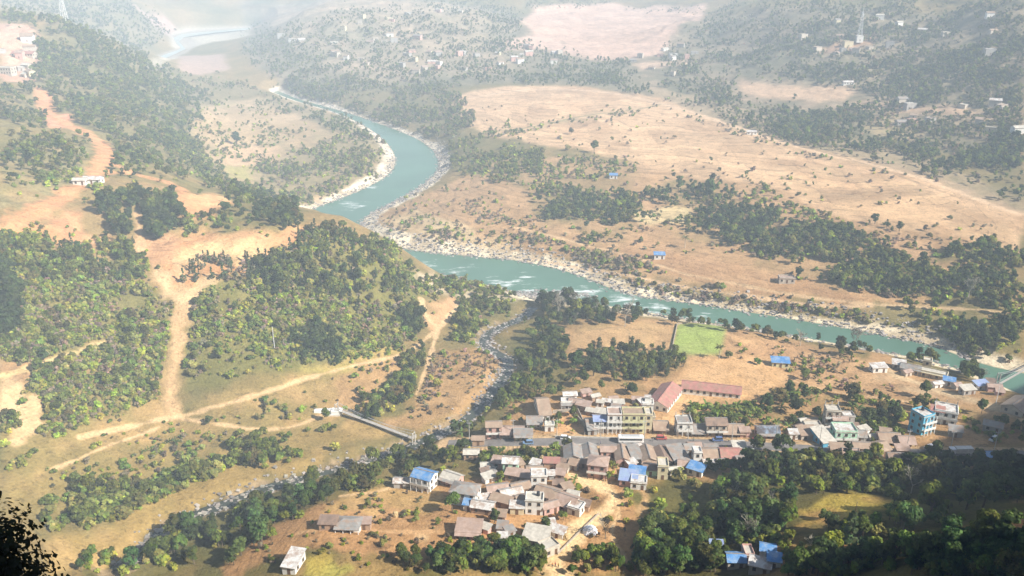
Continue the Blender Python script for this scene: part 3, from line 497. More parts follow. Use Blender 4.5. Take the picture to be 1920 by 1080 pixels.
# river banks: shingle, boulders, mud
gb = fbm(XX, YY, 7, 4, 131); width = 2 + 17 * fbm(XX, YY, 120, 2, 141) + 6 * (gb - .5)
t = np.clip((width - SD) / 4, 0, 1) * (SD < 300); c = mixc((.46, .39, .30), (.74, .67, .56), (gb - .35) * 4)
G = G * (1 - t[..., None]) + c * t[..., None]
t = np.clip(-SD / 1.5 + .6, 0, 1) * (SD < 50); G = G * (1 - t[..., None]) + np.array((.16, .17, .12)) * t[..., None]
t = np.clip((8 - SDF) / 8, 0, 1) * (SDF < 300) * .8; G = G * (1 - t[..., None]) + np.array((.42, .38, .33)) * t[..., None]
t = np.clip((4.6 + 6 * (gb - .5) * 2 - DS) / 2, 0, 1) * (DS < 30) * .85; c = mixc((.10, .08, .055), (.34, .265, .19), (gb - .42) * 4)
G = G * (1 - t[..., None]) + c * t[..., None]
# tracks and footpaths
DIRT = (.62, .45, .29)
PATHS = [([(75,170),(95,215),(150,245),(190,262),(200,300),(175,335),(130,360),(60,400),(0,440)], 10, REDP), ([(200,300),(260,330),(330,345),(350,370),(342,400)], 6, REDP),
([(258,400),(262,440),(262,480)], 4, (.55,.37,.23)),
([(335,490),(345,540),(340,600),(330,660),(320,720),(318,760),(330,782)], 7, (.52,.36,.22)), ([(300,520),(330,560),(350,560),(400,520)], 8, (.60,.44,.28)),
([(330,782),(380,770),(440,755),(520,730),(600,700),(700,680),(770,660),(820,620),(860,580)], 2.2, DIRT), ([(330,782),(280,790),(200,810),(150,820)], 2.2, DIRT),
([(330,782),(400,795),(480,808),(560,800),(610,775)], 1.8, DIRT), ([(790,560),(800,600),(830,615),(860,570)], 3, DIRT), ([(820,620),(800,690),(780,740)], 2, DIRT),
([(0,705),(60,690),(130,665),(200,640)], 2.5, (.58,.46,.26)), ([(60,745),(72,790),(30,830)], 4, DIRT), ([(100,880),(200,835),(300,800)], 1.5, DIRT),
([(1000,485),(1100,505),(1250,535),(1400,555),(1550,575),(1640,575)], 2.5, (.60,.44,.30)), ([(960,425),(1100,460),(1200,485),(1300,520),(1440,545),(1640,572)], 2.5, (.58,.42,.27)), ([(1640,572),(1750,575),(1900,590)], 2.5, (.56,.42,.27)),
([(880,185),(1000,165),(1150,172),(1290,205),(1380,238),(1500,278),(1600,300),(1700,325),(1800,360),(1920,405)], 7, (.66,.48,.33)),
([(1500,275),(1600,300),(1700,335),(1800,372)], 3, (.34,.24,.15)), ([(900,250),(1000,240),(1100,215),(1200,205),(1240,195)], 3, (.27,.24,.13)),
([(1180,385),(1100,350),(1000,330),(880,360),(800,400)], 2, (.34,.24,.15)), ([(790,372),(830,400),(880,420)], 2.5, (.32,.22,.14)),
([(1040,1090),(1045,1050),(1075,1000),(1120,965),(1148,945),(1150,925),(1125,908),(1080,893)], 6.5, (.80,.62,.42)), ([(1150,942),(1165,960),(1140,1000),(1180,1060)], 1.5, DIRT),
([(1200,960),(1215,930),(1190,905)], 3, (.5,.34,.2)), ([(640,930),(700,925),(760,905)], 1.5, DIRT), ([(560,1000),(640,990),(910,1000),(930,990)], 2, (.58,.38,.23)),
([(1255,790),(1245,815),(1220,830)], 6, (.62,.42,.25)), ([(1650,690),(1740,725),(1840,755),(1920,790)], 6, (.60,.47,.33)), ([(1480,712),(1560,735),(1640,745),(1800,762)], 2, (.6,.42,.27)),
([(1255,665),(1268,610)], 1.2, (.3,.2,.1)), ([(1100,665),(1255,666)], 1.2, (.32,.22,.13)), ([(1210,660),(1225,640),(1262,640)], 1.2, (.34,.24,.15)), ([(1100,620),(1180,610),(1180,640)], 1.2, (.36,.26,.16)),
([(1500,860),(1640,850),(1750,848)], 3, (.5,.34,.2)), ([(1590,1034),(1640,1026),(1700,1015),(1800,1004),(1880,992),(1925,988)], 8, (.46,.24,.13))]
for P, wd, c in PATHS: path(P, wd, c)
# shallow steps of the terraces, real ground steps as well as dry bunds
TC = Z * .9 + YY * .055 + XX * .012 + (fbm(XX, YY, 130, 4, 151)) * 9
ph = TC - np.floor(TC); Z = Z + TW * (np.clip(ph * 6, 0, 1) - ph) * .35
ROADP = [(840,836),(900,832),(960,829),(1030,828),(1150,830),(1300,832),(1420,836),(1520,843),(1650,849),(1780,852),(1925,853)]
rp = castp(ROADP); RD = smooth_line(rp, 120); RD[:, 2] = np.convolve(np.pad(RD[:, 2], 10, 'edge'), np.ones(21) / 21, 'valid') + .35
k = np.nonzero(box_k(RD, 16)); d = distline(XX[k], YY[k], RD[:, :2]); tz = nearz(XX[k], YY[k], RD) - .12
t = np.clip((d - 4.2) / 4, 0, 1); Z[k] = tz * (1 - t) + Z[k] * t
t = np.clip((6.5 + w2[k] * 4 - d) / 1.5, 0, 1)[..., None]; G[k] = G[k] * (1 - t) + np.array((.50, .37, .25)) * t
ff = np.clip((RG - 250) / 900, 0, 1)[..., None]; G = G * (np.array((.95, .86, .66)) * (1 - ff) + np.array((1.03, .99, .95)) * ff)  # distance haze put into ground colour: near warmer and deeper, far paler
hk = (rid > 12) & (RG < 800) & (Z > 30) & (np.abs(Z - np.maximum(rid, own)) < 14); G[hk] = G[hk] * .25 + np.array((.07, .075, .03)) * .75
G = G * (.86 + .28 * fbm(XX, YY, 3.2, 3, 161))[..., None] * (.9 + .2 * n3)[..., None]

def ground_mat():
    m = bpy.data.materials.new('ground'); m.use_nodes = True; nt = m.node_tree; b = nt.nodes['Principled BSDF']; L = nt.links.new
    at = nn(nt, 'ShaderNodeAttribute', attribute_name='Col'); geo = nn(nt, 'ShaderNodeNewGeometry')
    def noise(sc, det=5, rough=.6):
        s = nn(nt, 'ShaderNodeTexNoise'); s.inputs['Scale'].default_value = sc; s.inputs['Detail'].default_value = det; s.inputs['Roughness'].default_value = rough; L(geo.outputs['Position'], s.inputs['Vector']); return s
    def mr(src, a, b_, c, d):
        s = nn(nt, 'ShaderNodeMapRange'); s.inputs[1].default_value = a; s.inputs[2].default_value = b_; s.inputs[3].default_value = c; s.inputs[4].default_value = d; L(src, s.inputs[0]); return s.outputs[0]
    def math_(op, a, b_):
        s = nn(nt, 'ShaderNodeMath', operation=op)
        for i, v in enumerate((a, b_)):
            if isinstance(v, (int, float)): s.inputs[i].default_value = v
            else: L(v, s.inputs[i])
        return s.outputs[0]
    na, nb, nc = noise(.9, 4), noise(.12, 5), noise(.35, 3, .75)
    f = math_('MULTIPLY', mr(na.outputs['Fac'], .3, .7, .78, 1.18), mr(nb.outputs['Fac'], .3, .7, .85, 1.12))
    tuft = mr(nc.outputs['Fac'], .56, .66, 1, .62); f = math_('MULTIPLY', f, tuft)
    tc = nn(nt, 'ShaderNodeAttribute', attribute_name='tc'); tw = nn(nt, 'ShaderNodeAttribute', attribute_name='tw')
    frac = math_('FRACT', tc.outputs['Fac'], 0); line = math_('ADD', mr(frac, .0, .2, .45, 1.0), mr(nb.outputs['Fac'], .42, .62, 0, .45)); line = math_('MINIMUM', line, 1.0)
    l2 = math_('ADD', 1.0, math_('MULTIPLY', tw.outputs['Fac'], math_('SUBTRACT', line, 1.0)))
    f = math_('MULTIPLY', f, l2)
    # each terrace parcel has its own tone
    wn = nn(nt, 'ShaderNodeTexWhiteNoise'); wn.noise_dimensions = '1D'; L(math_('FLOOR', tc.outputs['Fac'], 0), wn.inputs['W'])
    par = mr(wn.outputs['Value'], 0, 1, .86, 1.1); l3 = math_('ADD', 1.0, math_('MULTIPLY', tw.outputs['Fac'], math_('SUBTRACT', par, 1.0))); f = math_('MULTIPLY', f, l3)
    # plots along each terrace, divided by narrow bunds
    sx = nn(nt, 'ShaderNodeSeparateXYZ'); L(geo.outputs['Position'], sx.inputs[0]); bid = math_('FLOOR', math_('MULTIPLY', tc.outputs['Fac'], .34), 0)
    w1 = nn(nt, 'ShaderNodeTexWhiteNoise'); w1.noise_dimensions = '1D'; L(bid, w1.inputs['W'])
    u = math_('ADD', math_('MULTIPLY', sx.outputs[0], .034), math_('ADD', math_('MULTIPLY', w1.outputs['Value'], 9), math_('MULTIPLY', nb.outputs['Fac'], .5)))
    w2_ = nn(nt, 'ShaderNodeTexWhiteNoise'); w2_.noise_dimensions = '1D'; L(math_('ADD', math_('FLOOR', u, 0), math_('MULTIPLY', bid, 17.3)), w2_.inputs['W'])
    for val in (mr(w2_.outputs['Value'], 0, 1, .80, 1.12), mr(math_('FRACT', u, 0), 0, .045, .62, 1)):
        f = math_('MULTIPLY', f, math_('ADD', 1.0, math_('MULTIPLY', tw.outputs['Fac'], math_('SUBTRACT', val, 1.0))))
    vm = nn(nt, 'ShaderNodeVectorMath', operation='SCALE'); L(at.outputs['Color'], vm.inputs[0]); L(f, vm.inputs['Scale']); L(vm.outputs[0], b.inputs['Base Color'])
    b.inputs['Roughness'].default_value = .95; b.inputs['Specular IOR Level'].default_value = .05
    bp = nn(nt, 'ShaderNodeBump'); bp.inputs['Strength'].default_value = .6; bp.inputs['Distance'].default_value = .8; L(na.outputs['Fac'], bp.inputs['Height']); L(bp.outputs[0], b.inputs['Normal'])
    return m
GM = ground_mat()
V = np.stack([XX, YY, Z], -1).reshape(-1, 3); idg = np.arange(NT * NR).reshape(NT, NR); nx = np.roll(idg, -1, 0)
Q = np.stack([idg[:, :-1], idg[:, 1:], nx[:, 1:], nx[:, :-1]], -1).reshape(-1, 4)
V = np.vstack([V, [[0, 0, 197.6]]]); cidx = NT * NR
Q = np.vstack([Q, np.stack([np.full(NT // 2, cidx), idg[0:-1:2, 0][:NT // 2], idg[1::2, 0][:NT // 2], np.roll(idg[:, 0], -2)[0:-1:2][:NT // 2]], -1)])
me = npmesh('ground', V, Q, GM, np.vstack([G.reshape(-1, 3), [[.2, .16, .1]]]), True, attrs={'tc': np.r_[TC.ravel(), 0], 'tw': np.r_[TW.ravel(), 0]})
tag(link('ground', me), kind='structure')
del V, Q

# ------------------------------------------------------------------ water
def water_mat(name, col, rough=.25, foam=0.0, sc=.25):
    m = bpy.data.materials.new(name); m.use_nodes = True; nt = m.node_tree; b = nt.nodes['Principled BSDF']; L = nt.links.new
    geo = nn(nt, 'ShaderNodeNewGeometry'); mp = nn(nt, 'ShaderNodeMapping'); mp.inputs['Scale'].default_value = (.35, 1, 1); L(geo.outputs['Position'], mp.inputs[0])
    s = nn(nt, 'ShaderNodeTexNoise'); s.inputs['Scale'].default_value = sc; s.inputs['Detail'].default_value = 6; s.inputs['Roughness'].default_value = .7; L(mp.outputs[0], s.inputs['Vector'])
    s2 = nn(nt, 'ShaderNodeTexNoise'); s2.inputs['Scale'].default_value = .02; s2.inputs['Detail'].default_value = 3; L(geo.outputs['Position'], s2.inputs['Vector'])
    mr = nn(nt, 'ShaderNodeMapRange'); mr.inputs[1].default_value = .3; mr.inputs[2].default_value = .7; mr.inputs[3].default_value = .85; mr.inputs[4].default_value = 1.12; L(s2.outputs['Fac'], mr.inputs[0])
    vm = nn(nt, 'ShaderNodeVectorMath', operation='SCALE'); vm.inputs[0].default_value = col; L(mr.outputs[0], vm.inputs['Scale'])
    at = nn(nt, 'ShaderNodeAttribute', attribute_name='foam')
    ad = nn(nt, 'ShaderNodeMath', operation='MULTIPLY_ADD'); L(at.outputs['Fac'], ad.inputs[0]); ad.inputs[1].default_value = .26; L(s.outputs['Fac'], ad.inputs[2])
    fr = nn(nt, 'ShaderNodeMapRange'); fr.inputs[1].default_value = .69; fr.inputs[2].default_value = .86; L(ad.outputs[0], fr.inputs[0])
    mx = nn(nt, 'ShaderNodeMix', data_type='RGBA'); L(fr.outputs[0], mx.inputs[0]); L(vm.outputs[0], mx.inputs[6]); mx.inputs[7].default_value = (.75, .78, .76, 1)
    L(mx.outputs[2], b.inputs['Base Color']); b.inputs['Roughness'].default_value = rough; b.inputs['IOR'].default_value = 1.33
    bp = nn(nt, 'ShaderNodeBump'); bp.inputs['Strength'].default_value = .25; bp.inputs['Distance'].default_value = .3; L(s.outputs['Fac'], bp.inputs['Height']); L(bp.outputs[0], b.inputs['Normal'])
    return m
RW = water_mat('turquoise_river_water', (.092, .178, .122), .22)
oo = ob + (ob - ib) / np.hypot(*(ob - ib).T)[:, None] * 5; ii = ib - (ob - ib) / np.hypot(*(ob - ib).T)[:, None] * 5
K = 13; tt = np.linspace(0, 1, K)[None, :, None]; gv = oo[:, None] * (1 - tt) + ii[:, None] * tt; gv = np.concatenate([gv, np.zeros((260, K, 1))], -1)
ig = np.arange(260 * K).reshape(260, K); qv = np.stack([ig[:-1, :-1], ig[1:, :-1], ig[1:, 1:], ig[:-1, 1:]], -1).reshape(-1, 4)
def blob(px, py, rr):
    c = plane_pt(px, py); return np.exp(-((gv[..., 0] - c[0]) ** 2 + (gv[..., 1] - c[1]) ** 2) / rr ** 2)
foam = np.zeros((260, K))
for px, py, rr in [(730,478,9),(760,488,10),(700,350,8),(660,385,14),(800,495,10),(850,508,9),(880,500,6),(930,528,9),(985,520,7),(1000,545,10),(1060,545,12),(1100,548,14),(1170,560,14),(1210,580,10),(1240,575,8),(1190,570,9),(1320,595,7),(960,532,10),(700,318,6)]: foam = np.maximum(foam, blob(px, py, rr))
rv = link('river', npmesh('river', gv.reshape(-1, 3), qv[:, ::-1], RW, attrs={'foam': foam.ravel()}, smooth=True)); tag(rv, kind='structure')
mb = MB(); FW = plane_pt(*np.array([(262,118),(300,106),(338,92),(330,82),(322,72),(340,64),(400,58),(470,52),(470,55),(400,62),(345,70),(336,78),(348,92),(305,112),(266,124)], float).T); pts = [(x, y, .1) for x, y in FW]; mb.poly(pts, [tuple(range(len(pts)))])
fw = mb.build('far_river', water_mat('pale_river_water', (.42, .46, .42), .3)); tag(fw, kind='structure')
SW = water_mat('dark_stream_water', (.05, .055, .04), .15, sc=1.2)
sd_ = np.gradient(SL[:, :2], axis=0); sn = np.stack([-sd_[:, 1], sd_[:, 0]], -1) / np.hypot(*sd_.T)[:, None]
wv = 4.2; lv = np.stack([np.c_[SL[:, :2] + sn * o, szl[:, 2] - .62] for o in np.linspace(-wv, wv, 7)], 1); ig = np.arange(240 * 7).reshape(240, 7)
fo = (rng.random((240, 7)) ** 3) * .9
st = link('stream', npmesh('stream', lv.reshape(-1, 3), np.stack([ig[:-1, :-1], ig[1:, :-1], ig[1:, 1:], ig[:-1, 1:]], -1).reshape(-1, 4)[:, ::-1], SW, attrs={'foam': fo.ravel()}, smooth=True)); tag(st, kind='structure')
# asphalt road with kerb-like edge strips
AS = mat('asphalt', (.20, .18, .165), .9, .3, .4)
rdd = np.gradient(RD[:, :2], axis=0); rn = np.stack([-rdd[:, 1], rdd[:, 0]], -1) / np.hypot(*rdd.T)[:, None]
def ribbon(name, L, nrm, offs, dz, m):
    v = np.stack([np.c_[L[:, :2] + nrm * o, L[:, 2] + z] for o, z in zip(offs, dz)], 1); k = len(offs); ig = np.arange(len(L) * k).reshape(len(L), k)
    return link(name, npmesh(name, v.reshape(-1, 3), np.stack([ig[:-1, :-1], ig[1:, :-1], ig[1:, 1:], ig[:-1, 1:]], -1).reshape(-1, 4)[:, ::-1], m, smooth=False))
tag(ribbon('road', RD, rn, [-2.9, -2.7, 0, 2.7, 2.9], [-.3, .02, .07, .02, -.3], AS), kind='structure')
# ------------------------------------------------------------------ buildings
ROOFC = dict(R=(.44,.20,.165), B=(.09,.25,.52), W=(.66,.64,.60), G=(.30,.29,.27), T=(.38,.28,.20), D=(.10,.085,.085), P=(.44,.32,.26), V=(.28,.34,.55), K=(.50,.46,.39), N=(.24,.17,.13))
WALLC = dict(w=(.72,.70,.65), c=(.60,.52,.34), p=(.58,.36,.30), g=(.42,.62,.46), y=(.60,.58,.34), b=(.12,.40,.56), t=(.40,.27,.18), s=(.38,.36,.33), v=(.48,.44,.60), k=(.50,.44,.36))
def rmat(k): return mat('roof_' + k, ROOFC[k], .55, .35, .5, spec=.3, stripes='X', rust=(.30,.20,.14) if k in 'WGTPRN' else (.27,.35,.45)) if k != 'K' else mat('roof_slab', ROOFC[k], .9, .35, .6)
def wmat(k): return mat('wall_' + k, WALLC[k], .9, .22, .7)
GLASS = mat('dark_glass', (.03, .035, .04), .25, .1, spec=.5); FRAME = mat('window_frame', (.30, .22, .15), .7); WOOD = mat('door_wood', (.16, .09, .05), .8)
CONC = mat('concrete', (.48, .45, .40), .9, .3); WHITE = mat('white_paint', (.78, .77, .74), .7, .15); STEEL = mat('galvanised_steel', (.42, .43, .44), .5, .2, spec=.5)
FM = MB(); [FM.box(*b) for b in ((-.6,-.5,-.05,.03,0,1.3),(.5,.6,-.05,.03,0,1.3),(-.5,.5,-.05,.03,1.2,1.3),(-.6,.6,-.12,.03,-.09,0))]; FRM = FM.mesh('window', FRAME)
PNM = MB().box(-.5, .5, -.02, .03, 0, 1.2).mesh('pane', GLASS); DRM = MB().box(-.5, .5, -.06, .02, 0, 2.05).mesh('door', WOOD)
OBST = []   # (x, y, radius) kept clear of trees
SOLID = []
def put_house(loc, w, d, st, rot, roof, rc, wc, ex, label, cat='house', group=None, name=None, wins=True, h=None):
    H = (h or 2.8) * st; x, y, z = loc; a, b = w / 2, d / 2
    OBST.append((x, y, max(w, d) * .5 + 1.0)); SOLID.append((x, y, w, d, R(rot)))
    e = empty(name or 'house', (x, y, z), R(rot)); tag(e, label, cat, group)
    m = MB(); rise = {'g': .23 * d, 'e': .23 * w, 'h': 0, 's': 0, 'f': 0}[roof]
    if roof == 'g':
        m.poly([(-a,-b,-2),(a,-b,-2),(a,b,-2),(-a,b,-2),(-a,-b,H),(a,-b,H),(a,b,H),(-a,b,H),(-a,0,H+rise),(a,0,H+rise)],
               [(0,1,5,4),(2,3,7,6),(1,2,6,9,5),(3,0,4,8,7)])
    elif roof == 'e':
        m.poly([(-a,-b,-2),(a,-b,-2),(a,b,-2),(-a,b,-2),(-a,-b,H),(a,-b,H),(a,b,H),(-a,b,H),(0,-b,H+rise),(0,b,H+rise)],
               [(0,1,5,8,4),(1,2,6,5),(2,3,7,9,6),(3,0,4,7)])
    elif roof == 's':
        k = .16 * d; m.poly([(-a,-b,-2),(a,-b,-2),(a,b,-2),(-a,b,-2),(-a,-b,H),(a,-b,H),(a,b,H+k),(-a,b,H+k)], [(0,1,5,4),(1,2,6,5),(2,3,7,6),(3,0,4,7)])
    else: m.box(-a, a, -b, b, -2, H)
    m.build('walls', wmat(wc), e)
    m = MB(); o = .45; t = .13
    def slab(p):  # p four corners of the underside
        p = [np.array(q, float) for q in p]; m.poly(p + [q + (0, 0, t) for q in p], [(0,3,2,1),(4,5,6,7),(0,1,5,4),(1,2,6,5),(2,3,7,6),(3,0,4,7)])
    sl = .46
    if roof == 'g':
        slab([(-a-o,-b-o,H-sl*o+.02),(a+o,-b-o,H-sl*o+.02),(a+o,0,H+rise+.02),(-a-o,0,H+rise+.02)]); slab([(-a-o,.01,H+rise+.02),(a+o,.01,H+rise+.02),(a+o,b+o,H-sl*o+.02),(-a-o,b+o,H-sl*o+.02)])
    elif roof == 'e':
        slab([(-a-o,-b-o,H-sl*o+.02),(0,-b-o,H+rise+.02),(0,b+o,H+rise+.02),(-a-o,b+o,H-sl*o+.02)]); slab([(.01,-b-o,H+rise+.02),(a+o,-b-o,H-sl*o+.02),(a+o,b+o,H-sl*o+.02),(.01,b+o,H+rise+.02)])
    elif roof == 's':
        k = .16; slab([(-a-o,-b-o,H-k*o+.02),(a+o,-b-o,H-k*o+.02),(a+o,b+o,H+k*(d+o)+.02),(-a-o,b+o,H+k*(d+o)+.02)])
    elif roof == 'h':
        q = min(a, b); r = .4 * q; zz = H + .01; P = [(-a-o,-b-o,zz),(a+o,-b-o,zz),(a+o,b+o,zz),(-a-o,b+o,zz),(-(a-q),-(b-q),zz+r),((a-q),(b-q),zz+r)]
        if a >= b: m.poly(P, [(0,1,5,4),(1,2,5),(2,3,4,5),(3,0,4),(3,2,1,0)])
        else: m.poly(P, [(0,1,4),(1,2,5,4),(2,3,5),(3,0,4,5),(3,2,1,0)])
    else: m.box(-a-.25, a+.25, -b-.25, b+.25, H+.003, H+.2)
    rf = m.build('roof', rmat(rc), e)
    if roof == 'f':
        p = MB(); u = .15; g = (H+.203, H+.75)
        for q in ((-a,a,-b,-b+u),(-a,a,b-u,b),(-a,-a+u,-b+u,b-u),(a-u,a,-b+u,b-u)): p.box(*q, *g)
        p.build('parapet', wmat(wc), rf)
        if 'k' in ex: MB().bar((a*.4,b*.4,H+.2),(a*.4,b*.4,H+1.7),.65,.55,10).build('water_tank', mat('tank', (.04,.04,.045), .5), e)
        if 'c' in ex:
            for cx in (-a+.3, 0, a-.3): MB().box(cx-.15,cx+.15,b-.5,b-.2,H+.76,H+2.2).build('column_stub', CONC, e)
        if 'a' in ex:
            sh = MB().box(-a*.5, a*.5, 0, b*.8, H+.21, H+2.3).build('stair_tower', wmat(wc), e); MB().box(-a*.6, a*.6, -.3, b*.9, H+2.31, H+2.45).build('tower_roof', rmat(rc), sh)
    elif roof in 'ge' and w > 5:
        if roof == 'g': MB().box(-a-.4, a+.4, -.18, .2, H+rise+.12, H+rise+.24).build('ridge_cap', rmat('G' if rc != 'R' else 'R'), rf)
        else: MB().box(-.18, .2, -b-.4, b+.4, H+rise+.12, H+rise+.24).build('ridge_cap', rmat('G' if rc != 'R' else 'R'), rf)
    if wins:
        nf = max(1, int(w / 2.6)); nd = max(1, int(d / 3.0)); hs = H / st
        for s in range(st):
            for i in range(nf):
                cx = -a + (i + .5) * w / nf
                if s == 0 and i == nf // 2: link('door', DRM, e, (cx, -b-.005, .02)); continue
                f = link('window', FRM, e, (cx, -b, s*hs+.95)); link('pane', PNM, f)
            for i in range(nd):
                cy = -b + (i + .5) * d / nd
                for sx in (-1, 1):
                    f = link('window', FRM, e, (sx*a, cy, s*hs+.95), (0, 0, R(90)*sx)); link('pane', PNM, f)
    else: link('door', DRM, e, (0, -b-.005, .02))
    for s in range(1, st):
        if 'b' in ex:
            q = MB().box(-a-.2, a+.2, -b-1.35, -b-.003, s*H/st-.12, s*H/st+.03).build('balcony', CONC, e)
            MB().box(-a-.2, a+.2, -b-1.35, -b-1.27, s*H/st+.033, s*H/st+.95).build('railing', wmat('w') if wc != 'y' else wmat('y'), q)
    if 'b' in ex or 'v' in ex:
        zz = H * (1 - .0) if 'b' in ex else 2.35
        for i in range(4): MB().box(-a+.1+i*(w-.4)/3, -a+.3+i*(w-.4)/3, -b-1.34, -b-1.14, -1.5, min(zz, H-.1)).build('post', WHITE if wc in 'wgvb' else WOOD, e)
    if 'v' in ex:
        m = MB(); t_ = [(-a-.3,-b-1.8,2.2),(a+.3,-b-1.8,2.2),(a+.3,-b-.01,2.75),(-a-.3,-b-.01,2.75)]; m.poly(t_ + [(p[0],p[1],p[2]+.09) for p in t_], [(0,3,2,1),(4,5,6,7),(0,1,5,4),(1,2,6,5),(2,3,7,6),(3,0,4,7)]); m.build('awning', rmat(rc if rc in 'GTRBPN' else 'G'), e)
    if 'q' in ex:
        for i in range(9): MB().box(-a+i*w/8-.16, -a+i*w/8+.16, -b-.9, -b-.6, -1, H).build('column', wmat(wc), e)
        MB().box(-a-.2, a+.2, -b-1, -b-.003, H-.35, H-.003).build('lintel', wmat(wc), e)
    return e
def house(px, py, w, d, st, rot, roof, rc, wc, ex, label, **k):
    p = cast(px, py)[0]; c = [height(p[0]+i, p[1]+j) for i in (-w*.35, w*.35) for j in (-d*.35, d*.35)]
    return put_house((p[0], p[1], float(np.mean(c))), w, d, st, rot, roof, rc, wc, ex, label, **k)
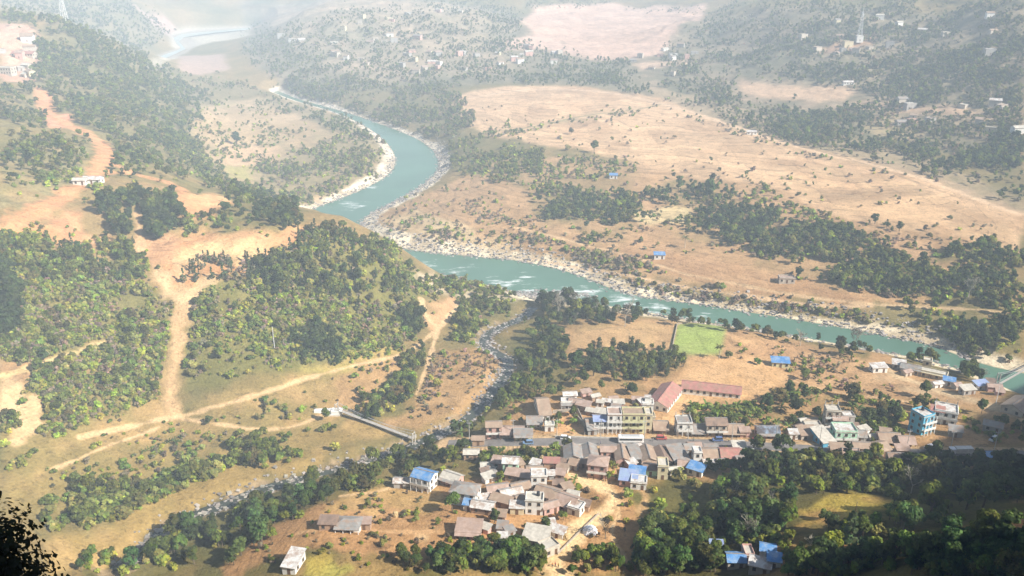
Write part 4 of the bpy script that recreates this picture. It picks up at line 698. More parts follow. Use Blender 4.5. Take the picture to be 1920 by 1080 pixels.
HB = [
(1333,736,25,7.5,1,-14,'g','R','w','','long white school block with a pinkish red metal roof on the bare yard','school'),
(1246,752,19,9,1,62,'g','R','w','','shorter school hall with a red roof running away from the white school block','school'),
(1462,686,8.5,5,1,-8,'s','B','y','','small lime green hut with a bright blue roof alone in the brown field','hut'),
(1646,696,7.5,4,1,8,'s','W','w','','small white roofed hut in the dry field left of the yellow colonnade','hut'),
(1744,706,15,5,1,-30,'f','K','c','q','long yellow unfinished building with a row of columns near the river bend','building'),
(1736,694,4,4,2,-25,'f','K','c','','small yellow tower block rising behind the yellow colonnade','building'),
(1706,698,9,6,1,-28,'g','G','s','','grey walled shed joined to the left end of the yellow colonnade','shed'),
(1684,690,6,4.5,1,-20,'s','W','s','','low pale shed at the far left end of the riverside buildings','shed'),
(1778,722,5,3.4,1,-25,'s','B','w','','tiny white and blue roofed stall on the red earth below the colonnade','stall'),
(1838,729,6.5,4,1,12,'s','V','w','','small hut with a blue grey roof beside the suspension bridge approach','hut'),
(1812,738,6,4,1,10,'s','K','s','','low pale roofed hut just left of the blue grey hut near the bridge','hut'),
(1862,733,6,3.6,1,-10,'g','P','p','','pinkish shed on the bank beside the end of the suspension bridge','shed'),
(1908,768,13,9,1,38,'g','T','k','','large tan roofed barn at the right edge beyond the shadow','barn'),
(1724,808,6.2,7,3,24,'f','W','b','bk','three storey bright blue house with white balconies left of the shadow edge','house'),
(1770,788,9,8,2,-24,'f','W','w','bc','white two storey house with pale flat roof standing in the shadow edge','house'),
(1754,790,5,4,2,-24,'s','R','w','','narrow white annex with a bright red sloping roof beside the blue house','house'),
(1579,826,9,7,2,-2,'f','W','g','b','two storey white and mint green house with a long balcony in the roadside row','house'),
(1556,800,6,5,3,-6,'f','K','k','bc','narrow three storey cream house behind the mint balcony house','house'),
(1571,806,6,4,2,-4,'g','P','w','','white house with a small pink gable roof behind the mint balcony house','house'),
(1586,800,5,4,2,0,'f','W','s','','grey house with a white flat roof half hidden by dark trees','house'),
(1607,824,5.5,6,1,-6,'g','G','s','','grey roofed house right against the mint balcony house','house'),
(1512,820,7,6,1,4,'s','T','k','','tan roofed house with an open dark porch west of the blue fronted house','house'),
(1541,829,5.5,10,1,14,'s','K','b','','house with a bright blue front wall and a long tan roof behind it','house'),
(1521,806,7,4,1,0,'f','K','k','','low cream house with a flat roof behind the tan porch house','house'),
(1437,816,9,6,1,0,'g','D','p','v','pink house with a nearly black roof standing apart north of the road','house'),
(1486,822,3.4,3,1,0,'s','W','w','','tiny white roadside kiosk east of the black roofed house','kiosk'),
(1664,829,8.5,6,1,-3,'g','T','p','v','pink house with a tan gable roof near the east end of the road','house'),
(1696,834,6,4.5,1,-3,'g','P','c','v','cream house with a pinkish roof at the row end, right of the pink house','house'),
(1280,811,6.5,6.5,2,-1,'f','G','w','bc','two storey white house with a cluttered grey rooftop at the west end of its row','house'),
(1308,813,6.5,6,1,-1,'g','G','y','v','single storey yellow fronted house with a mossy grey roof in the terraced row','house'),
(1340,813,8.5,6.5,2,-1,'g','N','k','b','two storey cream house with a dark brown roof in the terraced row','house'),
(1372,813,9,6.5,1,-2,'g','T','t','v','wide brown house with tan roof and dark verandah at the east row end','house'),
(1395,818,4,3,1,0,'s','P','p','','small pinkish lean-to beside the wide brown house','shed'),
(1238,806,6,6,1,-5,'g','T','k','v','house with a plain tan roof between the yellow tower and the open lane','house'),
(1213,806,3.2,6,3,-2,'f','K','c','','narrow three storey pale yellow tower house at the end of the apartment row','house'),
(1186,806,9.5,6,3,-1,'f','T','y','b','three storey yellow green apartment block with long balconies','apartment block'),
(1150,806,6,6,3,-1,'f','P','w','b','three storey cream apartment block between the blue grey roof and the yellow green block','apartment block'),
(1125,806,6,5.5,2,0,'g','V','w','b','two storey white house with blue grey roof west of the apartment row','house'),
(1107,806,4,10,1,6,'g','G','s','','narrow long shed with a mossy grey roof beside the bare red yard','shed'),
(1163,780,6,6,1,0,'h','G','s','','grey hip roofed house directly behind the apartment row','house'),
(1190,784,5,4,1,0,'g','D','t','','dark roofed hut behind the yellow green apartment block','hut'),
(1213,776,5,5,2,-5,'f','W','w','a','small white two storey house with a roof stair next to the red hall','house'),
(1216,790,5,3.5,1,0,'f','W','c','','low pale house below the small white house with the roof stair','house'),
(1062,762,5,3.5,1,0,'f','W','w','v','small open white shelter on posts above the bare red yard','shelter'),
(1080,762,6,4,1,-20,'g','P','t','','brown hut with a pinkish roof at the top corner of the bare red yard','hut'),
(1094,768,6,4,1,-25,'s','P','t','','lean-to hut with a pale pink roof just right of the yard corner','hut'),
(1068,748,6,4,1,5,'g','W','w','','pale roofed hut under the trees above the bare red yard','hut'),
(1017,772,5,16,1,8,'g','T','w','','long narrow tan roofed shed with a white gable end beside the bare red yard','shed'),
(1002,796,6.5,5,1,0,'g','G','w','v','white house with a grey roof left of the long narrow tan shed','house'),
(1030,806,4,3,1,0,'f','K','w','c','small unfinished white room with roof columns at the yard edge','building'),
(926,817,6.5,5,2,3,'g','T','p','b','two storey pink verandah house with a brown roof at the west end of the village','house'),
(960,815,10,5,1,-1,'g','P','k','v','wide house with a pale pink roof right of the pink verandah house','house'),
(981,822,7.5,3.6,1,-1,'s','G','y','v','low roadside shop with a yellow green front','shop'),
(897,832,5,3.5,1,0,'g','T','t','','small brown hut among trees at the western end of the road','hut'),
(884,858,6,4,1,0,'g','K','t','','brown hut with a pale roof among trees west of the mint green house','hut'),
(1074,860,7,9,1,-1,'e','G','s','','wide grey roofed house first in the row south of the road','house'),
(1105,858,6,9,1,2,'e','G','k','','second grey roofed house in the row south of the road','house'),
(1140,852,6,5,1,-2,'g','P','p','','pink roofed house behind the big blue rimmed house','house'),
(1166,862,5.5,10,1,-2,'e','T','p','','tan roofed house with pale pink walls south of the white bus','house'),
(1190,862,4,8,1,8,'s','G','s','','narrow grey lean-to house with a sloping side in the southern row','house'),
(1214,863,6,10,1,2,'e','T','k','v','tan roofed cream house in the middle of the southern row','house'),
(1241,864,5,10,1,6,'e','N','s','','dark brown roofed grey house in the southern row','house'),
(1270,864,6,10,1,12,'s','G','k','','house under one long smooth grey roof sloping towards the wooded slope','house'),
(1290,848,4,5,1,10,'g','G','s','','small mossy roofed hut beside the road above the long smooth grey roof','hut'),
(1305,868,3.2,4,2,0,'f','W','w','','slim white two storey house right of the long smooth grey roof','house'),
(1332,861,7,8,1,2,'g','T','t','v','wide tan roofed house right of the slim white house','house'),
(1301,845,5,4,1,0,'g','P','t','','small red brown roofed hut at the roadside above the wide tan house','hut'),
(1368,860,8,7,1,-2,'g','R','w','v','house with rusty red roof and white verandah at the edge of the dark trees','house'),
(1400,862,5,4,1,-4,'s','W','w','','small white cluttered hut east of the rusty red roof','hut'),
(1384,846,5,4,1,0,'s','K','p','','low pink hut on the road edge above the rusty red roof','hut'),
(1121,888,7.5,7,2,-12,'h','P','p','bk','big pink two storey house with rooftop rooms by the bend of the dirt road','house'),
(1178,905,6.5,6,1,-12,'s','V','p','','pink walled house with a pale blue sloping roof east of the dirt road','house'),
(1194,894,6,4,1,-14,'s','B','w','','white house with a bright blue roof just behind the pale blue one','house'),
(1197,912,6,5,1,-10,'f','W','w','','low white flat roofed annex in front of the two blue roofs','house'),
(1218,888,5,4,1,0,'g','N','g','','small green walled hut right of the two blue roofs','hut'),
(1241,892,4,6,2,-5,'f','K','c','','tall narrow cream house below the dark brown roof','house'),
(1305,888,6,4.5,1,-32,'s','B','w','','hut with a bright blue roof at the foot of the row, against the dark trees','hut'),
(1283,880,5,4,1,-10,'g','P','p','','little pink hut below the long smooth grey roof','hut'),
(958,886,6,5,2,-5,'g','W','g','','mint green two storey house with a white roof above the crowded quarter','house'),
(942,876,8,4,1,-14,'s','P','p','','long shed with a pale pink roof left of the mint green house','shed'),
(975,900,11,4,1,-16,'s','P','t','','long low brown shed with a dusty pink roof below the mint green house','shed'),
(1010,912,6,5,2,0,'f','W','w','','pale two storey house in the middle of the crowded quarter','house'),
(1034,876,6,3,1,-3,'s','R','t','','small hut with a thin red roof north of the crowded quarter','hut'),
(1002,890,6,4,1,5,'g','T','p','','pink hut with a tan roof between the mint green and the pale two storey house','hut'),
(933,926,8,5,1,14,'g','P','t','','brown house with a dusty pink roof at the left of the crowded quarter','house'),
(958,934,8,6,1,18,'g','W','k','','house with a worn whitish roof in the left of the crowded quarter','house'),
(975,922,7,5,1,20,'g','T','t','','brown house with a tan roof behind the whitish worn roof','house'),
(984,944,7,5,1,22,'g','T','p','','pink house with a striped tan roof in the heart of the crowded quarter','house'),
(940,948,8,3.5,1,-24,'s','T','t','','low brown cattle shed in front of the whitish worn roof','shed'),
(1002,958,6.5,5,2,-4,'f','K','w','k','white two storey house at the front of the crowded quarter','house'),
(1028,934,9,7,1,-26,'g','T','k','','wide cream house with a broad dusty tan roof right in the crowded quarter','house'),
(1060,946,9.5,6,1,-30,'g','P','k','v','long cream house with a pale pink roof at the right end of the crowded quarter','house'),
(1080,960,5,5,1,-28,'f','W','w','','small white flat house nearest the dirt road in the crowded quarter','house'),
(1030,958,6,4,1,24,'g','P','p','','pink hut right of the white two storey house in the crowded quarter','hut'),
(970,960,5,3.5,1,-5,'s','W','c','','tiny cream hut at the front left of the crowded quarter','hut'),
(873,940,10,7,2,-14,'h','G','w','','large white two storey house with a grey hip roof beside the round green tree','house'),
(880,955,4,3,1,-10,'s','B','w','','small lean-to with a bright blue roof in front of the large white house','lean-to'),
(906,958,8,5,1,-14,'g','W','t','','brown house with a whitish roof between the large white house and the crowded quarter','house'),
(848,904,7.5,5,1,-30,'g','K','p','v','pink walled house with a pale grey roof behind the blue roofed villa','house'),
(797,913,8,6.5,2,-24,'g','B','w','bk','white two storey villa with a bright blue roof at the stream bank','house'),
(754,912,6,3.6,1,0,'g','W','s','','pale roofed hut among trees left of the blue roofed villa','hut'),
(880,1000,8.5,6,1,-6,'s','P','p','v','pink house with a single pale pink roof at the field edge','house'),
(655,990,8.5,5,1,-3,'h','G','w','v','white farmhouse with a grey roof alone in the ploughed field','farmhouse'),
(617,989,6,4,1,-3,'s','N','t','','brown open cattle shed left of the farmhouse in the field','shed'),
(684,990,4.5,3,1,0,'s','P','t','','small reddish shed right of the farmhouse in the field','shed'),
(552,1062,4.6,8,1,-12,'s','W','w','','long whitish roofed shed by itself at the bottom of the ploughed field','shed'),
(1006,1015,8.5,7,1,-16,'s','K','k','','house with a broad pale roof between the dark round trees and the dirt road','house'),
(1030,994,4,3.5,1,10,'s','W','s','','small hut with a whitish roof beside the tree above the broad pale roof','hut'),
(1028,1034,6,5,1,32,'f','K','k','','bare cream concrete platform building at the edge of the dirt road','building'),
(942,1017,3,2.4,1,0,'s','W','w','','tiny white outhouse below the crowded quarter','outhouse'),
(1378,1058,5.6,5,1,-3,'g','B','k','','house with a bright blue gable roof on the wooded slope at the bottom','house'),
(1438,1040,4.6,4.2,1,-14,'g','B','w','','upper right house with a bright blue roof in the blue roofed hamlet','house'),
(1450,1060,4,3.6,1,-14,'s','B','w','','lower right hut with a bright blue roof in the blue roofed hamlet','hut'),
(1424,1070,6.5,4,1,-20,'s','W','s','','low shed with a white sheet roof in front of the blue roofed hamlet','shed'),
(1401,1046,3,5,1,0,'f','K','p','','small pinkish room between the blue roofs of the bottom hamlet','hut'),
(1342,1034,4,3,1,-5,'s','V','s','','pale blue roofed lean-to hidden in trees left of the blue roofed hamlet','lean-to'),
(1572,856,6.5,7,1,-8,'s','T','t','','brown house with a broad tan roof on the south side of the eastern road','house'),
(1592,858,6,5,1,-6,'g','P','s','','grey house with a pinkish roof next to the broad tan roof','house'),
(1608,866,6,4,1,-6,'f','W','w','c','small white unfinished house in front of the pinkish roof','house'),
(1616,846,8,5,1,-4,'g','T','t','','brown house with a long tan roof facing the eastern road','house'),
(1648,848,5,7,1,20,'g','T','t','','brown hut with its roof turned end-on to the eastern road','hut'),
(1682,866,8,4.5,1,-3,'g','N','k','','dark brown roofed house at the road just left of the shadow edge','house'),
(1690,852,5,3.6,1,-3,'s','P','k','','small shed with a pinkish roof right at the shadow edge','shed'),
(1756,868,7,4.5,1,0,'g','W','s','','pale roofed house in the shade south of the road','house'),
(1855,870,9,5,1,0,'s','B','s','','shaded house with a wide blue roof at the right end of the road','house'),
(1790,816,5,4,1,-20,'s','G','s','','small grey shed in the shade beside the white two storey house','shed'),
(1860,806,7,5,1,-30,'g','G','s','','grey roofed house in the deep shade of the hill','house'),
(1474,528,9,5,1,-6,'f','P','k','','cream and pink ruined house beyond the river on the dry terrace','house'),
(1236,484,6.5,4,1,-4,'s','B','w','','white hut with a blue sheet roof beyond the river among field trees','hut'),
(1150,334,6,4,1,-5,'s','B','w','','tiny white hut with a blue roof at the edge of the far peach field','hut'),
(1409,252,9,4,1,-4,'s','W','w','','long white shelter on the far edge of the peach field','shelter'),
(1690,233,10,7,1,0,'g','G','s','','grey roofed far house on the hillside above the gully','house'),
(12,138,16,8,2,-8,'f','K','k','','cream two storey block with dark windows on the red earth at the left edge','building'),
(46,104,22,8,1,-6,'g','R','k','','long pale building with a red roof in the upper left settlement','building'),
(176,344,10,5,1,0,'g','W','w','','pale house below the red hairpin road','house'),
(152,346,7,4,1,0,'g','K','w','','small pale hut left of the pale house below the red hairpin road','hut'),
(1590,158,12,6,1,0,'g','W','w','','white roofed farmhouse on the hazy right hillside','farmhouse'),
]
for row in HB:
    px, py, w, d, st, rot, roof, rc, wc, ex, label, cat = row
    if cat != 'school' and py > 600: w *= .94; d *= .94
    nm = cat.replace(' ', '_').replace('-', '_')
    house(px, py, w, d, st, rot, roof, rc, wc, ex, label, cat=cat, name=nm, wins=(d > 3.4))
RN = dict(T='a tan', P='a dusty pink', G='a grey', K='a pale concrete', W='a whitish', N='a dark brown', R='a red', V='a pale blue')
WN = dict(t='brown', k='cream', p='pink', s='grey', w='white', c='yellowish')
# little sheds and store rooms squeezed between the houses
def free_spot(x, y, r): return all((x - a) ** 2 + (y - b) ** 2 > (c * .8 + r) ** 2 for a, b, c in OBST)
for P, n_, lab, grp in [
    ([(1060,740),(1100,740),(1230,760),(1230,785),(1100,785)], 12, 'tiny shed behind the apartment row', 'sheds behind the apartment row'),
    ([(1050,842),(1300,845),(1420,850),(1420,872),(1250,890),(1140,875),(1060,880)], 15, 'tiny shed squeezed between the houses south of the road', 'sheds south of the road'),
    ([(900,868),(1060,870),(1095,955),(1040,968),(900,965),(915,915)], 16, 'tiny shed in the crowded quarter', 'sheds in the crowded quarter'),
    ([(1490,795),(1620,795),(1720,840),(1700,868),(1560,862),(1500,835)], 12, 'tiny shed among the eastern houses', 'sheds among the eastern houses'),
    ([(1650,700),(1860,712),(1880,745),(1780,735),(1680,710)], 5, 'tiny shed on the slope near the river bend', 'sheds near the river bend'),
    ([(860,960),(940,960),(1020,985),(1060,1000),(1000,1030),(900,1010)], 5, 'tiny outbuilding below the crowded quarter', 'outbuildings below the crowded quarter')]:
    P = np.array(P, float); k = 0; tries = 0
    while k < n_ and tries < 400:
        tries += 1; px = rng.uniform(P[:, 0].min(), P[:, 0].max()); py = rng.uniform(P[:, 1].min(), P[:, 1].max())
        if not inpoly(np.array([px]), np.array([py]), P)[0]: continue
        p = cast(px, py)[0]
        if not free_spot(p[0], p[1], .6) or distline(p[:1], p[1:2], RD[::3, :2])[0] < 5.5: continue
        k += 1
        rf, wl = 'TPGKWN'[rng.integers(6)], 'tkpsw'[rng.integers(5)]; lb = WN[wl] + ' walled ' + lab.replace('tiny', '').replace('  ', ' ').strip() + ', with ' + RN[rf] + ' roof'
        put_house(p, rng.uniform(2.8, 4.8), rng.uniform(2.4, 3.4), 1, rng.uniform(-30, 30), 's' if rng.random() < .5 else 'g', rf, wl, '', lb, cat='shed', group=grp, name='shed', wins=False, h=2.2)
# far houses
far = [([(600,70),(700,60),(900,90),(1000,100),(1000,150),(860,160),(740,130),(620,110)], 34, 'distant pale house in the hazy village above the river bend', 'houses of the hazy village above the river bend'),
       ([(480,60),(640,40),(760,20),(900,20),(700,50),(560,90)], 12, 'very distant pale house near the top of the haze', 'houses near the top of the haze'),
       ([(1160,100),(1280,70),(1320,110),(1290,150),(1180,140)], 12, 'distant pale house below the pink plateau field', 'houses below the plateau field'),
       ([(1560,200),(1700,190),(1920,180),(1920,260),(1800,250),(1680,230)], 12, 'distant house on the terraced right hillside', 'houses on the terraced hillside'),
       ([(1420,60),(1600,30),(1900,30),(1900,120),(1700,110),(1500,100)], 18, 'distant house on the hazy upper right slope', 'houses on the upper right slope'),
       ([(0,62),(70,66),(74,100),(60,150),(30,155),(20,120),(0,100)], 9, 'distant pale house in the red upper left settlement', 'houses of the upper left settlement'),
       ([(960,85),(1080,95),(1090,130),(980,130)], 6, 'distant pale house among woods left of the plateau field', 'houses left of the plateau field')]
for P, n_, lab, grp in far:
    P = np.array(P, float); k = 0
    while k < n_:
        px = rng.uniform(P[:, 0].min(), P[:, 0].max()); py = rng.uniform(P[:, 1].min(), P[:, 1].max())
        if not inpoly(np.array([px]), np.array([py]), P)[0]: continue
        p = cast(px, py)[0]; k += 1
        if p[1] > 3500: continue
        rf, wl = 'WKKGPTT'[rng.integers(7)], 'wkcksp'[rng.integers(6)]; lb = WN[wl] + ' ' + lab.replace(' pale', '') + ', ' + RN[rf].replace('a ', '') + ' roof'
        put_house(p, rng.uniform(6, 12), rng.uniform(5, 7), int(rng.integers(1, 3)), rng.uniform(-40, 40), 'gf'[rng.integers(2)], rf, wl, '', lb, cat='house', group=grp, name='distant_house', wins=False)

# ------------------------------------------------------------------ bridges, masts, poles
def susp(name, a, b, za, zb, label, w=1.6, th=7.0, sag=.06, n=26, white=True):
    a = np.array([*a, za]); b = np.array([*b, zb]); e = empty(name, a); tag(e, label, 'footbridge'); o = a.copy(); a = a - o; b = b - o
    d = (b - a) / np.linalg.norm(b - a); s = np.array([-d[1], d[0], 0]); s /= np.linalg.norm(s); Ln = np.linalg.norm(b - a)
    m = MB(); T = np.linspace(0, 1, n); dk = [a + (b - a) * t - np.array([0, 0, 4 * sag * .35 * Ln * t * (1 - t)]) for t in T]
    for i in range(n - 1):
        p, q = dk[i], dk[i+1]; m.poly([p - s*w/2, p + s*w/2, q + s*w/2, q - s*w/2, p - s*w/2 + (0,0,.15), p + s*w/2 + (0,0,.15), q + s*w/2 + (0,0,.15), q - s*w/2 + (0,0,.15)], [(0,3,2,1),(4,5,6,7),(1,2,6,5),(3,0,4,7)])
    m.build('deck', mat('bridge_deck', (.36,.33,.29), .9), e)
    for sg in (-1, 1):
        cb = [a + (b - a) * t + s * sg * w * .62 + np.array([0, 0, th - 4 * (th - 1.2) * t * (1 - t)]) - np.array([0, 0, 4 * sag * .35 * Ln * t * (1 - t)]) for t in T]
        m = MB(); [m.bar(cb[i], cb[i+1], .07, n=5) for i in range(n - 1)]; c = m.build('cable', STEEL, e)
        m = MB(); [m.bar(cb[i], dk[i] + s * sg * w * .5, .025, n=4) for i in range(1, n - 1)]; m.build('hangers', STEEL, c)
        m = MB(); [m.bar(dk[i] + s*sg*w*.5 + (0,0,1.1), dk[i+1] + s*sg*w*.5 + (0,0,1.1), .04, n=4) for i in range(n - 1)]; m.build('handrail', STEEL, e)
    for p in (a, b):
        m = MB(); [m.bar(p + s * sg * w * .62 - (0,0,4), p + s * sg * w * .62 + (0,0,th + .1), .3, .2) for sg in (-1, 1)]; m.bar(p - s*w*.6 + (0,0,th-.4), p + s*w*.6 + (0,0,th-.4), .14); m.build('pylon', CONC, e)
    m = MB(); m.box(-w - .6, w + .6, -w, w, -4, -.05); m.build('abutment', WHITE if white else CONC, e)
    return e
a = cast(1868, 727)[0]; b = plane_pt(2015, 636, 5)
susp('suspension_bridge', a[:2], b, a[2] + 1.2, 6, 'long thin suspension footbridge over the green river at the right edge', 1.0, 6, .03, 40, False)
a = cast(632, 776)[0]; b = cast(776, 832)[0]
susp('suspension_bridge', a[:2], b[:2], a[2] + 2.2, b[2] + 2.4, 'short pale footbridge crossing the stony stream from a white abutment', 1.6, 3.0, .006, 24)
p0 = cast(612, 772)[0]; e = empty('retaining_wall', p0, R(6)); tag(e, 'white masonry ramp wall leading to the short stream footbridge', 'retaining wall')
MB().box(-5, 5, -1.3, 1.3, -1.5, 1.0).build('ramp', WHITE, e); MB().box(-5, 5, -1.3, -1.0, 1.003, 1.6).build('parapet', WHITE, e); MB().box(1.0, 5.6, -3.5, -1.303, -5, .2).build('buttress', mat('pale_stone', (.6,.55,.47), .9, .35), e)
def mast(px, py, h, wb, label, name='lattice_mast'):
    p = cast(px, py)[0]; e = empty(name, p); tag(e, label, 'mast'); m = MB()
    for sx in (-1, 1):
        for sy in (-1, 1): m.bar((sx*wb, sy*wb, -1), (sx*wb*.25, sy*wb*.25, h), .28, .18, 4)
    m.build('legs', WHITE, e); m = MB(); k = 9
    for i in range(k):
        t0, t1 = i / k, (i + 1) / k; u0, u1 = wb * (1 - .75*t0), wb * (1 - .75*t1)
        for sx, sy, ex_, ey in ((-1,-1,1,-1),(1,-1,1,1),(1,1,-1,1),(-1,1,-1,-1)): m.bar((sx*u0, sy*u0, t0*h), (ex_*u1, ey*u1, t1*h), .12, n=4)
    m.build('bracing', STEEL, e); m = MB(); m.bar((0,0,h-.5), (0,0,h+4), .2, n=5); m.bar((wb*.3,-wb*.3,h*.88), (wb*.3,-wb*.3-.6,h*.88), .9, n=10); m.build('antenna', WHITE, e)
mast(1611, 74, 34, 2.6, 'white lattice radio mast on the hazy hill at the upper right'); mast(122, 42, 36, 3, 'faint lattice pylon on the hazy ridge at the upper left', 'lattice_pylon')
pl = cast(1611, 75)[0]; put_house((pl[0] - 3, pl[1] - 8, pl[2]), 8, 6, 2, 0, 'f', 'W', 'w', '', 'small white building at the foot of the radio mast', cat='building', name='mast_building', wins=False)
def pole(px, py, h, label, m_, name='utility_pole', group=None, arm=True):
    p = cast(px, py)[0]; e = empty(name, p); tag(e, label, 'pole', group); MB().bar((0,0,-.5), (0,0,h), .16, .10, 7).build('shaft', m_, e)
    if arm:
        c = MB().box(-.9, .9, -.06, .06, h-.9, h-.75).build('crossarm', STEEL, e)
        for x in (-.8, 0, .8): MB().bar((x,0,h-.75), (x,0,h-.5), .06, n=5).build('insulator', WHITE, c)
for i in range(13):
    px = 880 + i * 82; pole(px, np.interp(px, [q[0] for q in ROADP], [q[1] for q in ROADP]) - 9, 8.5, 'thin grey utility pole standing along the village road', CONC, group='utility poles along the village road')
pole(515, 654, 11, 'tall pale post standing alone in the scrub of the wooded hill', WHITE, 'pale_post', arm=False); pole(1867, 757, 8.5, 'pale pole at the field edge beside the shaded hill foot', WHITE, 'pale_post', arm=False)
# low boundary walls
def wall(P, h, label, m_=None, name='boundary_wall', t=.3):
    L = castp(P); e = empty(name, L[0]); tag(e, label, 'wall'); m = MB(); Ls = resample(L, max(3, len(P) * 4)); Ls = Ls - L[0]
    for p, q in zip(Ls[:-1], Ls[1:]):
        d = q[:2] - p[:2]; d /= np.linalg.norm(d) + 1e-9; s = np.array([-d[1], d[0], 0]) * t / 2
        m.poly([p-s-(0,0,1), p+s-(0,0,1), q+s-(0,0,1), q-s-(0,0,1), p-s+(0,0,h), p+s+(0,0,h), q+s+(0,0,h), q-s+(0,0,h)], [(0,3,2,1),(4,5,6,7),(0,1,5,4),(1,2,6,5),(2,3,7,6),(3,0,4,7)])
    m.build('wall_body', m_ or mat('stone_wall', (.40,.34,.27), .95, .4, 1.5), e)
wall([(1036,775),(1072,771),(1096,800),(1096,816)], 1.4, 'low stone wall around the bare red yard'); wall([(1078,760),(1102,812)], 1.6, 'dark stone wall along the narrow mossy shed', name='stone_wall')
wall([(1258,664),(1270,608)], .9, 'dry stone wall on the left side of the bright green field', name='field_wall'); wall([(1270,608),(1365,612)], .8, 'low earth wall on the far side of the bright green field', name='field_wall')
wall([(1040,820),(1100,822),(1200,824)], .8, 'pale kerb wall between the apartment row and the road', CONC, name='kerb_wall'); wall([(1510,852),(1600,856)], 1, 'stone wall along the south side of the eastern road', name='stone_wall')
wall([(1045,1040),(1085,1000),(1122,965)], .7, 'low earth wall along the left edge of the dirt road', name='earth_wall')
# a tarp shelter and hay stacks
def lump(px, py, r, h, m_, label, name, cat, seed=0, group=None):
    p = cast(px, py)[0]; rr = np.random.default_rng(seed); nu, nv = 18, 8; Vv = []; 
    for j in range(nv + 1):
        f = j / nv
        for i in range(nu):
            t = i * 2 * math.pi / nu; k = math.cos(f * math.pi / 2) ** .7 * (1 + .12 * rr.standard_normal()); Vv.append((r * k * math.cos(t), r * k * math.sin(t) * .8, -.4 + (h + .4) * math.sin(f * math.pi / 2)))
    F = [(j*nu+i, j*nu+(i+1) % nu, (j+1)*nu+(i+1) % nu, (j+1)*nu+i) for j in range(nv) for i in range(nu)]
    o = link(name, npmesh(name, Vv, F, m_, smooth=False), None, p); tag(o, label, cat, group); OBST.append((p[0], p[1], r))
lump(1106, 997, 2.6, 2.2, mat('white_sheet', (.78,.76,.76), .8), 'heap covered with a white sheet beside the dirt road', 'covered_heap', 'heap', 1)
for i, (px, py, lb) in enumerate([(742,968,'small straw stack in the field right of the farmhouse'), (1062,1010,'straw stack on the left of the dirt road bend'), (1235,655,'pale straw stack just left of the green field wall'), (1018,862,'straw stack behind the houses south of the road')]): lump(px, py, 1.4, 2.0, mat('straw', (.5,.36,.18), .95, .4, 3), lb, 'straw_stack', 'haystack', i + 5)

# ------------------------------------------------------------------ vehicles
TYRE = mat('rubber', (.02,.02,.02), .8); RIMM = mat('rim', (.4,.4,.4), .4, spec=.5)
def wheels(e, xs, ys, r=.5):
    for x in xs:
        for sy in (-1, 1):
            wv_ = MB().bar((0, -.14, 0), (0, .14, 0), r, n=14).build('wheel', TYRE, e, (x, sy * ys, r)); MB().bar((0, -.16, 0), (0, .16, 0), r * .5, n=10).build('rim', RIMM, wv_)
def bev(m, name, mt, parent, w=.15):
    o = m.build(name, mt, parent); b = o.modifiers.new('bevel', 'BEVEL'); b.width = w; b.segments = 2; return o
def bus(px, py, rot, L, col, label, truck=False):
    p = cast(px, py)[0]; p[2] = nearz(p[:1], p[1:2], RD)[0] + .07; e = empty('truck' if truck else 'bus', p, R(rot)); tag(e, label, 'truck' if truck else 'bus'); m_ = mat('vehicle_paint', col, .35, .08, spec=.5); h = L / 2
    if truck:
        cb = bev(MB().box(-h, -h + 2, -1.15, 1.15, .6, 2.7), 'cab', m_, e); MB().box(-h-.02, -h+.05, -1, 1, 1.6, 2.4).build('windscreen', GLASS, cb)
        bev(MB().box(-h + 2.2, h, -1.2, 1.2, .9, 2.9), 'cargo_box', mat('cargo', (.62,.60,.56), .6), e, .05); MB().box(-h+.3, h-.2, -.5, .5, .55, .88).build('chassis', TYRE, e)
    else:
        b_ = bev(MB().box(-h, h, -1.22, 1.22, .45, 3.0), 'body', m_, e, .25)
        for sy in (-1, 1): MB().box(-h+.6, h-.5, sy*1.225-.02, sy*1.225+.02, 1.5, 2.3).build('side_windows', GLASS, e)
        MB().box(-h-.02, -h+.05, -1, 1, 1.4, 2.5).build('windscreen', GLASS, e); MB().box(-h+1.5, h-1.5, -.8, .8, 3.003, 3.15).build('roof_rack', STEEL, e)
    for sy in (-1, 1): MB().box(-h-.04, -h+.1, sy*.85-.15, sy*.85+.15, .75, .95).build('headlight', WHITE, e)
    wheels(e, (-h + 1.3, h - 1.7), 1.08)
bus(1182, 830, 179, 10, (.78,.77,.74), 'long white bus on the village road in front of the apartment row')
bus(1640, 848, 2, 7, (.55,.2,.1), 'small orange lorry on the eastern part of the village road', True)
p = cast(1806, 834)[0]
bus(1800, 852, 1, 8.5, (.7,.7,.72), 'pale lorry in the shade near the right end of the road', True)
def car(px, py, rot, col, label):
    p = cast(px, py)[0]; e = empty('jeep', p, R(rot)); tag(e, label, 'jeep'); m_ = mat('vehicle_paint', col, .35, .08, spec=.5)
    bev(MB().box(-2.1, 2.1, -.85, .85, .4, 1.1), 'body', m_, e, .12); c = MB().poly([(-1.2,-.8,1.1),(1.9,-.8,1.1),(1.9,.8,1.1),(-1.2,.8,1.1),(-.7,-.7,1.8),(1.8,-.7,1.8),(1.8,.7,1.8),(-.7,.7,1.8)], [(4,5,6,7),(0,1,5,4),(1,2,6,5),(2,3,7,6),(3,0,4,7)]).build('cabin', GLASS, e)
    MB().box(-.65, 1.75, -.68, .68, 1.803, 1.87).build('cabin_roof', m_, c); wheels(e, (-1.3, 1.3), .78, .36)
